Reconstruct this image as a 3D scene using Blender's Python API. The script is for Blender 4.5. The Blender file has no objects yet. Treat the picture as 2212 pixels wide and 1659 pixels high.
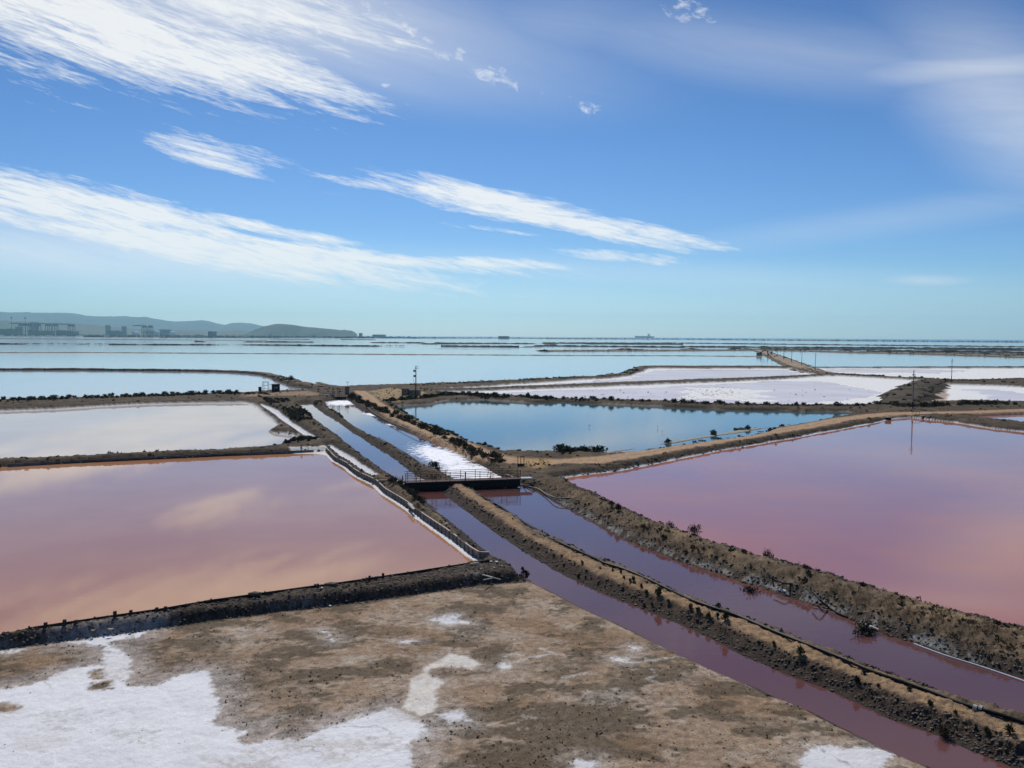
import bpy, bmesh, math, random
import numpy as np
from mathutils import Matrix, Vector
from mathutils.geometry import tessellate_polygon
random.seed(7); rng = np.random.default_rng(7)
scene = bpy.context.scene
COL = scene.collection

# ------------------------------------------------------------------ camera
F = 1841.0; CX, CY = 1106.0, 829.5           # photo measured on a 2212 x 1659 sheet
CAMZ = 15.0
PITCH = math.atan((829.5 - 725.6) / F); ROLL = math.radians(0.374)
R = (Matrix.Rotation(math.radians(90) - PITCH, 3, 'X') @ Matrix.Rotation(ROLL, 3, 'Z'))
cam = bpy.data.cameras.new('camera'); camo = bpy.data.objects.new('camera', cam); COL.objects.link(camo)
camo.matrix_world = Matrix.Translation((0, 0, CAMZ)) @ R.to_4x4()
cam.sensor_fit = 'HORIZONTAL'; cam.sensor_width = 36.0; cam.lens = 36.0 * F / 2212.0
cam.clip_start = 0.5; cam.clip_end = 60000
scene.camera = camo
Rn = np.array(R)

# ------------------------------------------------------------------ sun, sky, exposure
SUN_EL, SUN_AZ = math.radians(46), math.radians(-9)     # azimuth from +Y towards +X
sd = Vector((math.sin(SUN_AZ) * math.cos(SUN_EL), math.cos(SUN_AZ) * math.cos(SUN_EL), math.sin(SUN_EL)))
sun = bpy.data.lights.new('sun', 'SUN'); sun.energy = 3.3; sun.angle = math.radians(0.53); sun.color = (1.0, 0.95, 0.88)
suno = bpy.data.objects.new('sun', sun); COL.objects.link(suno)
suno.rotation_euler = (-sd).to_track_quat('-Z', 'Y').to_euler(); suno.location = (0, 0, 60)
scene.view_settings.view_transform = 'Standard'; scene.view_settings.look = 'None'
scene.view_settings.exposure = 0.0; scene.view_settings.gamma = 1.0
scene.view_settings.use_curve_mapping = False
SKY_STRENGTH = 0.085
HAZE = 5.0e-5

def ray(px, py):
    d = Rn @ np.array([px - CX, CY - py, -F]); return d / np.linalg.norm(d)
def G(px, py, z=0.0):
    d = Rn @ np.array([px - CX, CY - py, -F]); t = (z - CAMZ) / d[2]
    return np.array([d[0] * t, d[1] * t])
ZO = {'1': (1/3, 0, 650.6), '2': (1/3, 737.3, 650.6), '3': (1/3, 1474.7, 650.6),
      '4': (.30638, 0, 813.2), '5': (.30638, 609.9, 813.2), '6': (.2451, 1152.1, 813.2), '7': (.2451, 1669.9, 745.5),
      'A': (.26473, 0, 1219.9), 'B': (.26473, 542.2, 1219.9), 'C': (.26473, 1084.3, 1219.9), 'D': (.26473, 1669.9, 1219.9),
      'E': (.2451, 1152.1, 982.7), 'F': (.21446, 677.7, 948.8), 'G': (.1685, 813.2, 982.7),
      'h': (.09191, 0, 670.9), 'i': (.12255, 203.3, 670.9), 'j': (.12255, 528.6, 799.7), 'k': (.09191, 813.2, 779.4),
      'l': (.09191, 1612.8, 738.7), 'm': (.0817, 1911.1, 786.1), 'n': (.0919, 975.9, 1206.3), 'o': (.15319, 1626.5, 1186.0), 'P': (1, 0, 0)}
def q(k, x, y):
    s, ox, oy = ZO[k]; return (ox + x * s, oy + y * s)
def W(*args, z=0.0):
    """W('4',[(x,y),..],'5',[..]) -> world points; a third number is the height of the point"""
    out = []
    for k, L in zip(args[0::2], args[1::2]):
        for p in L:
            X, Y = q(k, p[0], p[1]); out.append(G(X, Y, p[2] if len(p) > 2 else z))
    return np.array(out)
def atd(px, D):
    return (px - CX) / F * D
def hor(px): return 725.6 + 0.00653 * (px - CX)

# ------------------------------------------------------------------ noise
def _hash(ix, iy, s):
    h = (ix.astype(np.int64) * 374761393 + iy.astype(np.int64) * 668265263 + s * 2147483647) & 0xffffffff
    h = ((h ^ (h >> 13)) * 1274126177) & 0xffffffff
    return ((h ^ (h >> 16)) & 0xffffff) / float(0xffffff)
def vnoise(x, y, s=0):
    ix = np.floor(x); iy = np.floor(y); fx = x - ix; fy = y - iy
    fx = fx * fx * (3 - 2 * fx); fy = fy * fy * (3 - 2 * fy)
    a = _hash(ix, iy, s); b = _hash(ix + 1, iy, s); c = _hash(ix, iy + 1, s); d = _hash(ix + 1, iy + 1, s)
    return (a + (b - a) * fx) * (1 - fy) + (c + (d - c) * fx) * fy
def fbm(x, y, s=0, o=4):
    v = 0; a = .5; t = 0
    for i in range(o):
        v = v + a * vnoise(x, y, s + i * 17); t += a; a *= .5; x = x * 2.03 + 7.1; y = y * 2.03 + 3.7
    return v / t
def sstep(a, b, x):
    t = np.clip((x - a) / (b - a), 0, 1); return t * t * (3 - 2 * t)

# ------------------------------------------------------------------ object helpers
def tag(o, label=None, cat=None, group=None, kind=None):
    if label: o['label'] = label
    if cat: o['category'] = cat
    if group: o['group'] = group
    if kind: o['kind'] = kind
    return o
def link(name, me, parent=None):
    o = bpy.data.objects.new(name, me); COL.objects.link(o)
    if parent is not None: o.parent = parent
    return o
def np_mesh(name, v, f, mat, col=None, smooth=False):
    """v (n,3), f (m,3|4)"""
    v = np.asarray(v, dtype=np.float32); f = np.asarray(f, dtype=np.int32)
    me = bpy.data.meshes.new(name); k = f.shape[1]
    me.vertices.add(len(v)); me.vertices.foreach_set('co', v.ravel())
    me.loops.add(f.size); me.loops.foreach_set('vertex_index', f.ravel())
    me.polygons.add(len(f)); me.polygons.foreach_set('loop_start', np.arange(0, f.size, k, dtype=np.int32))
    me.update(calc_edges=True)
    if smooth: me.polygons.foreach_set('use_smooth', np.ones(len(f), dtype=bool))
    if col is not None:
        a = me.color_attributes.new('Col', 'FLOAT_COLOR', 'POINT')
        c = np.ones((len(v), 4), dtype=np.float32); c[:, :3] = col; a.data.foreach_set('color', c.ravel())
    me.materials.append(mat); return me
class MB:
    def __init__(s): s.v = []; s.f = []
    def box(s, c, size, rz=0, tilt=None):
        M = Matrix.Rotation(rz, 3, 'Z')
        if tilt is not None: M = tilt
        b = len(s.v)
        for sx in (-.5, .5):
            for sy in (-.5, .5):
                for sz in (-.5, .5):
                    s.v.append(tuple(Vector(c) + M @ Vector((sx * size[0], sy * size[1], sz * size[2]))))
        for q4 in ((0, 1, 3, 2), (4, 6, 7, 5), (0, 4, 5, 1), (2, 3, 7, 6), (0, 2, 6, 4), (1, 5, 7, 3)):
            s.f.append(tuple(b + i for i in q4))
        return s
    def beam(s, a, b, w, h=None):
        a = Vector(a); b = Vector(b); d = b - a; L = d.length
        M = d.to_track_quat('X', 'Z').to_matrix()
        return s.box((a + b) / 2, (L, w, h or w), tilt=M)
    def tube(s, pts, r, n=6, r2=None):
        pts = [Vector(p) for p in pts]; b = len(s.v); m = len(pts)
        for i, p in enumerate(pts):
            t = (pts[min(i + 1, m - 1)] - pts[max(i - 1, 0)]).normalized()
            up = Vector((0, 0, 1)) if abs(t.z) < .95 else Vector((0, 1, 0))
            x = t.cross(up).normalized(); y = x.cross(t)
            rr = r if r2 is None else r + (r2 - r) * i / (m - 1)
            for k in range(n):
                a = 2 * math.pi * k / n
                s.v.append(tuple(p + (x * math.cos(a) + y * math.sin(a)) * rr))
        for i in range(m - 1):
            for k in range(n):
                s.f.append((b + i * n + k, b + i * n + (k + 1) % n, b + (i + 1) * n + (k + 1) % n, b + (i + 1) * n + k))
        s.f.append(tuple(b + k for k in range(n))[::-1]); s.f.append(tuple(b + (m - 1) * n + k for k in range(n)))
        return s
    def prism(s, poly, y0, y1):
        """poly in xz, extruded along y"""
        b = len(s.v); n = len(poly)
        for y in (y0, y1):
            for (x, z) in poly: s.v.append((x, y, z))
        s.f.append(tuple(b + i for i in range(n))); s.f.append(tuple(b + n + i for i in range(n))[::-1])
        for i in range(n): s.f.append((b + (i + 1) % n, b + i, b + n + i, b + n + (i + 1) % n))
        return s
    def mesh(s, name, mat):
        me = bpy.data.meshes.new(name); me.from_pydata(s.v, [], s.f); me.materials.append(mat); me.update(); return me
    def build(s, name, mat, parent=None): return link(name, s.mesh(name, mat), parent)
def empty(name, loc, rz=0):
    o = bpy.data.objects.new(name, None); COL.objects.link(o); o.location = loc; o.rotation_euler = (0, 0, rz); return o

# ------------------------------------------------------------------ materials
def newmat(name):
    m = bpy.data.materials.new(name); m.use_nodes = True; nt = m.node_tree
    return m, nt, nt.nodes['Principled BSDF']
def mat_noise(name, c1, c2, scale=8, rough=.85, bump=.3, dist=.02, metal=0, spec=.3, stretch=(1, 1, 1), rnd=.0):
    m, nt, P = newmat(name); N = nt.nodes; Lk = nt.links
    tc = N.new('ShaderNodeTexCoord'); mp = N.new('ShaderNodeMapping'); mp.inputs['Scale'].default_value = stretch
    Lk.new(tc.outputs['Object'], mp.inputs[0])
    n = N.new('ShaderNodeTexNoise'); n.inputs['Scale'].default_value = scale; n.inputs['Detail'].default_value = 6
    Lk.new(mp.outputs[0], n.inputs['Vector'])
    r = N.new('ShaderNodeValToRGB'); r.color_ramp.elements[0].position = .35; r.color_ramp.elements[1].position = .68
    r.color_ramp.elements[0].color = (*c1, 1); r.color_ramp.elements[1].color = (*c2, 1)
    Lk.new(n.outputs['Fac'], r.inputs[0])
    src = r.outputs[0]
    if rnd:
        oi = N.new('ShaderNodeObjectInfo'); mr = N.new('ShaderNodeMapRange'); mr.inputs[3].default_value = 1 - rnd; mr.inputs[4].default_value = 1 + rnd
        Lk.new(oi.outputs['Random'], mr.inputs[0]); mx = N.new('ShaderNodeVectorMath'); mx.operation = 'SCALE'
        Lk.new(src, mx.inputs[0]); Lk.new(mr.outputs[0], mx.inputs['Scale']); src = mx.outputs[0]
    Lk.new(src, P.inputs['Base Color'])
    P.inputs['Roughness'].default_value = rough; P.inputs['Metallic'].default_value = metal; P.inputs['Specular IOR Level'].default_value = spec
    if bump:
        b = N.new('ShaderNodeBump'); b.inputs['Strength'].default_value = bump; b.inputs['Distance'].default_value = dist
        Lk.new(n.outputs['Fac'], b.inputs['Height']); Lk.new(b.outputs[0], P.inputs['Normal'])
    return m
def mat_vcol(name, detail=(3.0, 14.0), amp=.35, bump=.5, rough=.95):
    m, nt, P = newmat(name); N = nt.nodes; Lk = nt.links
    at = N.new('ShaderNodeAttribute'); at.attribute_name = 'Col'
    tc = N.new('ShaderNodeTexCoord'); tot = None; hs = None
    for sc in detail:
        n = N.new('ShaderNodeTexNoise'); n.inputs['Scale'].default_value = sc; n.inputs['Detail'].default_value = 5; n.inputs['Roughness'].default_value = .65
        Lk.new(tc.outputs['Object'], n.inputs['Vector'])
        mr = N.new('ShaderNodeMapRange'); mr.inputs[1].default_value = .3; mr.inputs[2].default_value = .7
        mr.inputs[3].default_value = 1 - amp; mr.inputs[4].default_value = 1 + amp
        Lk.new(n.outputs['Fac'], mr.inputs[0])
        if tot is None: tot = mr.outputs[0]; hs = n.outputs['Fac']
        else:
            mu = N.new('ShaderNodeMath'); mu.operation = 'MULTIPLY'; Lk.new(tot, mu.inputs[0]); Lk.new(mr.outputs[0], mu.inputs[1]); tot = mu.outputs[0]
            ad = N.new('ShaderNodeMath'); Lk.new(hs, ad.inputs[0]); Lk.new(n.outputs['Fac'], ad.inputs[1]); hs = ad.outputs[0]
    # salt keeps its white: less mottling where the ground is pale
    sp = N.new('ShaderNodeSeparateColor'); Lk.new(at.outputs['Color'], sp.inputs[0])
    fl = N.new('ShaderNodeMapRange'); fl.inputs[1].default_value = .35; fl.inputs[2].default_value = .7; fl.inputs[3].default_value = 1; fl.inputs[4].default_value = .12
    Lk.new(sp.outputs[2], fl.inputs[0])
    mix = N.new('ShaderNodeMix'); mix.data_type = 'FLOAT'; mix.inputs[2].default_value = 1.0
    Lk.new(fl.outputs[0], mix.inputs[0]); Lk.new(tot, mix.inputs[3])
    vm = N.new('ShaderNodeVectorMath'); vm.operation = 'SCALE'; Lk.new(at.outputs['Color'], vm.inputs[0]); Lk.new(mix.outputs[0], vm.inputs['Scale'])
    Lk.new(vm.outputs[0], P.inputs['Base Color'])
    b = N.new('ShaderNodeBump'); b.inputs['Strength'].default_value = bump; b.inputs['Distance'].default_value = .06
    Lk.new(hs, b.inputs['Height']); Lk.new(b.outputs[0], P.inputs['Normal'])
    P.inputs['Roughness'].default_value = rough; P.inputs['Specular IOR Level'].default_value = .15
    return m
def mat_water(name, body, body2=None, ripple=.006, rough=.03, scale=2.5, spec=.5, crust=0):
    """body: what the brine and its floor give back; the rest is the sky mirrored in the surface"""
    m, nt, P = newmat(name); N = nt.nodes; Lk = nt.links
    tc = N.new('ShaderNodeTexCoord')
    n = N.new('ShaderNodeTexNoise'); n.inputs['Scale'].default_value = .06; n.inputs['Detail'].default_value = 4
    Lk.new(tc.outputs['Object'], n.inputs['Vector'])
    r = N.new('ShaderNodeMix'); r.data_type = 'RGBA'
    r.inputs[6].default_value = (*body, 1); r.inputs[7].default_value = (*(body2 or body), 1)
    mr = N.new('ShaderNodeMapRange'); mr.inputs[1].default_value = .35; mr.inputs[2].default_value = .65
    Lk.new(n.outputs['Fac'], mr.inputs[0]); Lk.new(mr.outputs[0], r.inputs[0])
    Lk.new(r.outputs[2], P.inputs['Base Color'])
    P.inputs['Roughness'].default_value = rough; P.inputs['IOR'].default_value = 1.38; P.inputs['Specular IOR Level'].default_value = spec
    w = N.new('ShaderNodeTexNoise'); w.inputs['Scale'].default_value = scale; w.inputs['Detail'].default_value = 3
    Lk.new(tc.outputs['Object'], w.inputs['Vector'])
    b = N.new('ShaderNodeBump'); b.inputs['Strength'].default_value = 1.0; b.inputs['Distance'].default_value = ripple
    Lk.new(w.outputs['Fac'], b.inputs['Height']); Lk.new(b.outputs[0], P.inputs['Normal'])
    if crust:   # salt crystals stand through the film of water and break its mirror
        df = N.new('ShaderNodeBsdfDiffuse'); Lk.new(r.outputs[2], df.inputs[0]); mxs = N.new('ShaderNodeMixShader'); mxs.inputs[0].default_value = crust
        Lk.new(P.outputs[0], mxs.inputs[1]); Lk.new(df.outputs[0], mxs.inputs[2]); Lk.new(mxs.outputs[0], N['Material Output'].inputs['Surface'])
    return m

# ------------------------------------------------------------------ world: Nishita sky with cirrus
def azel(px, py):
    d = ray(px, py); return math.atan2(d[0], d[1]), math.asin(d[2])
def make_world():
    w = bpy.data.worlds.new('World'); scene.world = w; w.use_nodes = True
    nt = w.node_tree; N = nt.nodes; Lk = nt.links; N.clear()
    def nd(t, **k):
        n = N.new(t)
        for a, b in k.items(): setattr(n, a, b)
        return n
    def math_(op, a, b=None, c=None, clamp=False):
        n = nd('ShaderNodeMath', operation=op); n.use_clamp = clamp
        for i, v in enumerate((a, b, c)):
            if v is None: continue
            if isinstance(v, (int, float)): n.inputs[i].default_value = v
            else: Lk.new(v, n.inputs[i])
        return n.outputs[0]
    sky = nd('ShaderNodeTexSky', sky_type='NISHITA', sun_disc=False)
    sky.sun_elevation = SUN_EL; sky.sun_rotation = SUN_AZ; sky.altitude = 0
    sky.air_density = 1.0; sky.dust_density = 0.6; sky.ozone_density = 2.5
    tc = nd('ShaderNodeTexCoord'); sep = nd('ShaderNodeSeparateXYZ'); Lk.new(tc.outputs['Generated'], sep.inputs[0])
    az = math_('ARCTAN2', sep.outputs[0], sep.outputs[1]); el = math_('ARCSINE', sep.outputs[2])
    cmb = nd('ShaderNodeCombineXYZ'); Lk.new(az, cmb.inputs[0]); Lk.new(el, cmb.inputs[1]); P = cmb.outputs[0]
    # streak texture: (az, el) turned by the streak angle and stretched along it
    def streak(ang, sx, sy, detail, rough, warp, seed):
        m = nd('ShaderNodeMapping', vector_type='POINT'); m.inputs['Rotation'].default_value = (0, 0, math.radians(ang))
        Lk.new(P, m.inputs[0])
        m2 = nd('ShaderNodeMapping'); m2.inputs['Scale'].default_value = (sx, sy, 1); m2.inputs['Location'].default_value = (seed, seed * .7, seed)
        Lk.new(m.outputs[0], m2.inputs[0])
        n = nd('ShaderNodeTexNoise'); n.inputs['Scale'].default_value = 1; n.inputs['Detail'].default_value = detail
        n.inputs['Roughness'].default_value = rough; n.inputs['Distortion'].default_value = warp
        Lk.new(m2.outputs[0], n.inputs['Vector']); return n.outputs['Fac']
    n1 = streak(12, 5, 48, 9, .68, .9, 3.1)
    n2 = streak(14, 20, 120, 7, .7, .5, 9.4)
    n3 = streak(8, 60, 120, 6, .65, .6, 5.5)
    n4 = streak(11, 38, 300, 6, .7, .4, 1.7)
    tex = math_('MULTIPLY_ADD', math_('ADD', math_('ADD', math_('MULTIPLY', n1, .46), math_('MULTIPLY', n2, .30)), math_('MULTIPLY', n4, .24)), 1.55, -.275)
    texp = math_('ADD', math_('MULTIPLY', n3, .7), math_('MULTIPLY', n2, .3))
    def mask(L, fall):
        tot = None
        for (px, py, rx, ry, ang, st) in L:
            a, e = azel(px, py); m = nd('ShaderNodeMapping', vector_type='TEXTURE')
            m.inputs['Location'].default_value = (a, e, 0); m.inputs['Rotation'].default_value = (0, 0, -math.radians(ang))
            m.inputs['Scale'].default_value = (rx / F, ry / F, 1)
            Lk.new(P, m.inputs[0]); l = nd('ShaderNodeVectorMath', operation='LENGTH'); Lk.new(m.outputs[0], l.inputs[0])
            mr = nd('ShaderNodeMapRange', interpolation_type='SMOOTHSTEP')
            mr.inputs[1].default_value = fall; mr.inputs[2].default_value = 1.6; mr.inputs[3].default_value = st; mr.inputs[4].default_value = 0
            Lk.new(l.outputs['Value'], mr.inputs[0])
            tot = mr.outputs[0] if tot is None else math_('MAXIMUM', tot, mr.outputs[0])
        return tot
    cirrus = mask([(190, 50, 480, 100, 12, 1.1), (520, 125, 340, 56, 16, 1.05), (740, 190, 150, 17, 17, .8), (60, 140, 240, 26, 10, .8),
                   (120, 200, 150, 14, 14, .55), (250, 178, 160, 10, 10, .55), (60, 225, 120, 12, 8, .5), (590, 196, 60, 9, 6, .75),
                   (660, 190, 70, 9, 14, .75), (250, -120, 700, 90, 12, 1.0),
                   (450, 338, 150, 34, 15, .78), (510, 322, 170, 22, 12, .7), (400, 295, 60, 9, 8, .55), (570, 375, 70, 8, 4, .5),
                   (830, 402, 190, 16, 5, .8), (1060, 440, 320, 40, 11, 1.12), (1340, 502, 250, 30, 10, 1.12), (1320, 552, 200, 18, 5, .95), (1060, 495, 150, 14, 6, .75), (730, 418, 50, 6, 3, .6),
                   (200, 450, 360, 50, 9, 1.15), (560, 492, 260, 18, 8, 1.0), (420, 525, 680, 46, 8, 1.15), (760, 552, 460, 22, 5, 1.05), (1000, 566, 260, 16, 2, 1.0)], .15)
    puffs = mask([(a_, b_, c_ * 1.35, d_ * 1.35, e_, f_ * .92) for (a_, b_, c_, d_, e_, f_) in [(640, 48, 110, 16, 12, .8), (470, 20, 140, 28, 10, .75), (600, 12, 90, 14, 6, .6), (730, 70, 16, 12, 0, .75), (885, 62, 38, 16, 35, .75), (930, 88, 26, 8, 15, .7),
                  (975, 125, 50, 12, 5, .65), (990, 100, 26, 10, 30, .6), (1070, 163, 62, 24, 15, .75), (1180, 200, 20, 7, 5, .7), (1270, 230, 46, 14, 20, .72),
                  (832, 184, 18, 6, 5, .75), (1500, 22, 66, 26, 10, .7), (790, 12, 26, 10, 10, .7)]], .0)
    veil = mask([(150, 548, 700, 62, 3, .56), (2130, 148, 230, 30, 4, .5), (2190, 230, 230, 110, 40, .42), (1330, 590, 700, 34, 3, .2), (2000, 606, 80, 11, 2, .35),
                 (1700, 120, 520, 60, 10, .22), (1180, 60, 260, 60, 0, .16), (1950, 470, 420, 30, -6, .16), (300, -90, 760, 120, 10, .7), (700, 590, 900, 60, 3, .12), (1700, -260, 900, 120, 8, .3)], 0.0)
    def cover(t, mk, k):
        # noise must rise above 1 - mask
        th = math_('SUBTRACT', .74, math_('MULTIPLY', mk, .45))
        return math_('MULTIPLY', math_('SUBTRACT', t, th), k, clamp=True)
    c1 = cover(tex, cirrus, 4.0); c2 = cover(texp, puffs, 4.0)
    vt = math_('ADD', math_('MULTIPLY', n1, .9), .55)
    c3 = math_('MULTIPLY', veil, vt, clamp=True)
    inv = math_('MULTIPLY', math_('SUBTRACT', 1, c1), math_('MULTIPLY', math_('SUBTRACT', 1, c2), math_('SUBTRACT', 1, c3)))
    c = math_('SUBTRACT', 1, inv, clamp=True)
    c = math_('MULTIPLY', c, .90)
    # grade the clear sky: deeper and bluer than the plain model
    tint = nd('ShaderNodeVectorMath', operation='MULTIPLY'); Lk.new(sky.outputs[0], tint.inputs[0])
    rmp = nd('ShaderNodeValToRGB'); rmp.color_ramp.interpolation = 'B_SPLINE'
    el_n = math_('DIVIDE', el, math.radians(90), clamp=True); Lk.new(el_n, rmp.inputs[0])
    cr = rmp.color_ramp; cr.elements[0].position = 0; cr.elements[0].color = [c_ / 4 for c_ in SKY_TINT[0][:3]] + [1]
    cr.elements[1].position = 1; cr.elements[1].color = [c_ / 4 for c_ in SKY_TINT[-1][1][:3]] + [1]
    for p_, c_ in SKY_TINT[1:-1]:
        e = cr.elements.new(p_); e.color = [k_ / 4 for k_ in c_[:3]] + [1]
    sc4 = nd('ShaderNodeVectorMath', operation='SCALE'); sc4.inputs['Scale'].default_value = 4; Lk.new(rmp.outputs[0], sc4.inputs[0]); Lk.new(sc4.outputs[0], tint.inputs[1])
    mx = nd('ShaderNodeMix', data_type='RGBA'); Lk.new(c, mx.inputs[0]); Lk.new(tint.outputs[0], mx.inputs[6])
    mx.inputs[7].default_value = (11.2, 11.2, 11.0, 1)
    bg = nd('ShaderNodeBackground'); bg.inputs['Strength'].default_value = SKY_STRENGTH; Lk.new(mx.outputs[2], bg.inputs[0])
    out = nd('ShaderNodeOutputWorld'); Lk.new(bg.outputs[0], out.inputs[0])
SKY_TINT = [(.95, 1.16, 1.45, 1), (.035, (.50, .82, 1.20, 1)), (.08, (.40, .65, 1.05, 1)), (.16, (.27, .53, .90, 1)), (.26, (.32, .47, .74, 1)), (1, (.38, .52, .8, 1))]
make_world()
scene.cycles.volume_bounces = 2

M_ground = mat_vcol('ground', bump=.6)
M_far = mat_vcol('far_ground', detail=(.35, 2.0), amp=.3, bump=.3)

# ------------------------------------------------------------------ water outlines (world metres, traced on the ground plane)
BR = .30      # a bank in front of water hides a little of it: those shore points are taken at this height
water = {}
water['left_pan'] = W('4', [(-700, 670), (0, 640), (1100, 586), (2000, 546), (2212, 536)], 'F', [(130, 130), (210, 222), (330, 288), (400, 348), (460, 388), (630, 478), (720, 560), (870, 655), (960, 720), (1100, 830),
                      (1260, 940), (1350, 1000), (1480, 1100), (1590, 1190), (1680, 1240), (1730, 1228, .55), (1440, 1265, .75), (700, 1375, .8), (450, 1415, .8)],
                      'A', [(2048, 240, .8), (1790, 273, .8), (1280, 362, .8), (780, 432, .8), (240, 512, .8), (0, 556, .8), (-800, 700, .8)])
water['left_canal'] = W('5', [(120, 190), (200, 268), (300, 348), (450, 460), (600, 578), (750, 680), (840, 735)], 'G', [(380, 400), (480, 500), (560, 565), (640, 622), (750, 686)],
                        'F', [(1060, 590), (1200, 700), (1400, 850), (1600, 1000), (1750, 1130), (1850, 1200), (1920, 1250), (1990, 1340), (2040, 1400)],
                        'C', [(235, 118), (300, 168), (480, 248), (620, 328), (900, 460), (1150, 580), (1450, 740), (1750, 880), (2048, 1000)],
                        'D', [(0, 1075), (300, 1190), (600, 1340), (900, 1500), (1300, 1659), (1700, 1820), (2500, 2140), (3000, 2110), (2300, 1820), (1900, 1645), (1600, 1512), (1300, 1390), (1000, 1280), (700, 1140), (400, 1010), (200, 930), (0, 850)],
                        'C', [(1900, 720), (1700, 620), (1500, 520), (1300, 430), (1000, 310), (700, 190), (500, 95), (340, 0)],
                        'F', [(2212, 1200), (2100, 1130), (1950, 1030), (1800, 930), (1650, 820), (1500, 700), (1350, 590), (1270, 510)],
                        'G', [(790, 400), (700, 350), (600, 318), (540, 285), (450, 225), (350, 165), (250, 80), (130, 0)], '5', [(560, 442), (420, 350), (300, 265), (180, 185)])
water['right_canal'] = W('5', [(300, 178), (340, 232), (430, 282), (520, 352), (620, 412), (760, 470), (850, 530), (900, 560), (1000, 630), (1060, 660)],
                         'G', [(770, 150), (850, 225), (950, 290), (1030, 330), (1110, 380), (1210, 420), (1300, 480), (1400, 540), (1500, 600), (1600, 660)],
                         'E', [(0, 625), (100, 688), (250, 757), (400, 828), (550, 893), (620, 930), (800, 990), (1000, 1070), (1200, 1168), (1400, 1260), (1600, 1328), (1800, 1400), (2050, 1500)],
                         'D', [(0, 515), (200, 592), (400, 672), (600, 750), (800, 835), (1000, 908), (1100, 938), (1300, 1008), (1500, 1085), (1650, 1135), (1800, 1172), (2048, 1258), (2500, 1400), (3100, 1600), (3300, 1400), (2700, 1160),
                               (2400, 1040), (2048, 930), (1900, 890), (1700, 830), (1500, 770), (1300, 700), (1100, 620), (900, 570), (750, 510), (600, 430), (400, 350), (200, 290), (0, 220)],
                         'E', [(2000, 1160), (1850, 1130), (1700, 1070), (1500, 1010), (1300, 950), (1100, 870), (900, 790), (800, 750), (700, 690), (550, 610), (400, 530), (220, 430), (100, 370), (0, 300)],
                         'G', [(1900, 400), (1850, 380), (1740, 340), (1640, 300), (1500, 220), (1400, 170), (1250, 90), (1150, 20)],
                         '5', [(1150, 500), (1060, 460), (950, 420), (820, 370), (700, 310), (600, 245), (520, 215), (450, 160)])
water['right_pan'] = W('6', [(215, 907), (500, 870), (750, 840), (1000, 790), (1250, 740), (1500, 690), (1700, 650), (2000, 600), (2212, 560)],
                       '7', [(400, 785), (700, 728), (1000, 668), (1040, 656), (1220, 640), (1300, 652), (1600, 682), (1900, 735), (2212, 768), (2900, 850)],
                       'D', [(3200, 800, .6), (2048, 560, .5), (1900, 530, .5), (1700, 470, .5), (1500, 400, .5), (1200, 310, .5), (900, 240, .5), (700, 185, .5), (520, 130, .5), (300, 60, .5), (0, -20, .5)],
                       'E', [(1800, 850, .5), (1600, 770, .5), (1400, 700, .5), (1150, 640, .5), (1000, 570, .5), (800, 480, .5), (600, 390, .5), (400, 300, .5)])
water['blue_pond'] = W('5', [(770, 212), (900, 206), (1050, 200), (1150, 172), (1400, 166), (1700, 184), (2000, 186)], '6', [(0, 214), (270, 226), (600, 242), (1000, 262), (1400, 277), (1700, 292), (2000, 302), (2212, 302)],
                       '7', [(200, 590), (400, 590), (660, 590), (690, 600), (650, 618), (560, 645), (500, 655), (250, 705), (120, 730), (0, 750)],
                       '6', [(2050, 510), (1850, 550), (1500, 600), (1200, 640), (1000, 672), (850, 690), (650, 700), (300, 684), (0, 684)],
                       '5', [(1700, 546), (1600, 545), (1500, 520), (1350, 480), (1250, 430), (1100, 370), (1000, 330), (900, 270), (830, 232)])
water['pale_pan'] = W('4', [(-700, 285), (0, 248), (400, 234), (700, 215), (1000, 200), (1400, 190), (1700, 188), (1760, 198), (1800, 225), (1880, 290), (1960, 350), (1900, 372), (1870, 392), (1930, 403), (2040, 418), (2095, 440),
                            (2010, 475), (1960, 500), (1700, 524), (1500, 535), (1000, 555), (500, 580), (60, 600), (-700, 640)])
water['salt_ditch'] = W('4', [(1845, 200), (1950, 240), (2050, 325), (2212, 425)], '5', [(100, 350), (200, 420), (275, 458), (255, 462), (180, 430), (80, 360), (0, 300)], '4', [(2040, 345), (1930, 255)])
water['plank_ditch'] = W('F', [(160, 66), (260, 120), (400, 205), (520, 288), (600, 340), (690, 385), (670, 392), (590, 362), (510, 315), (400, 240), (260, 150)])
water['corner_pan'] = W('7', [(1690, 640), (1900, 628), (2212, 614), (2900, 590), (2900, 800), (2212, 696), (1900, 660)])
# lakes beyond the dykes: one sheet of still water out to the dunes
lake_near = W('1', [(-500, 690), (0, 652), (300, 642), (700, 632), (1200, 612), (1600, 600), (1680, 592), (1800, 590), (1960, 585), (2020, 560), (2120, 548), (2230, 560)],
              '2', [(60, 556), (240, 550), (480, 545), (700, 541), (1200, 521), (1700, 492), (1880, 455), (1930, 424), (2000, 424), (2212, 424)],
              '3', [(0, 424), (500, 424), (690, 428), (720, 415), (800, 440), (850, 432), (2212, 433), (3200, 440)])
water['lake'] = np.vstack([lake_near, [[3800, 4600], [-3800, 4600]]])
salt_pan = {}
salt_pan['strip_pan'] = W('2', [(560, 578), (800, 566), (1200, 538), (1500, 516), (1700, 506), (1860, 490), (1960, 458), (2000, 440), (2212, 440)], '3', [(700, 440), (760, 462), (870, 482), (600, 496), (400, 505), (0, 518)],
                          '2', [(2212, 520), (1900, 530), (1450, 550), (1150, 562), (850, 576)])
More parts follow.
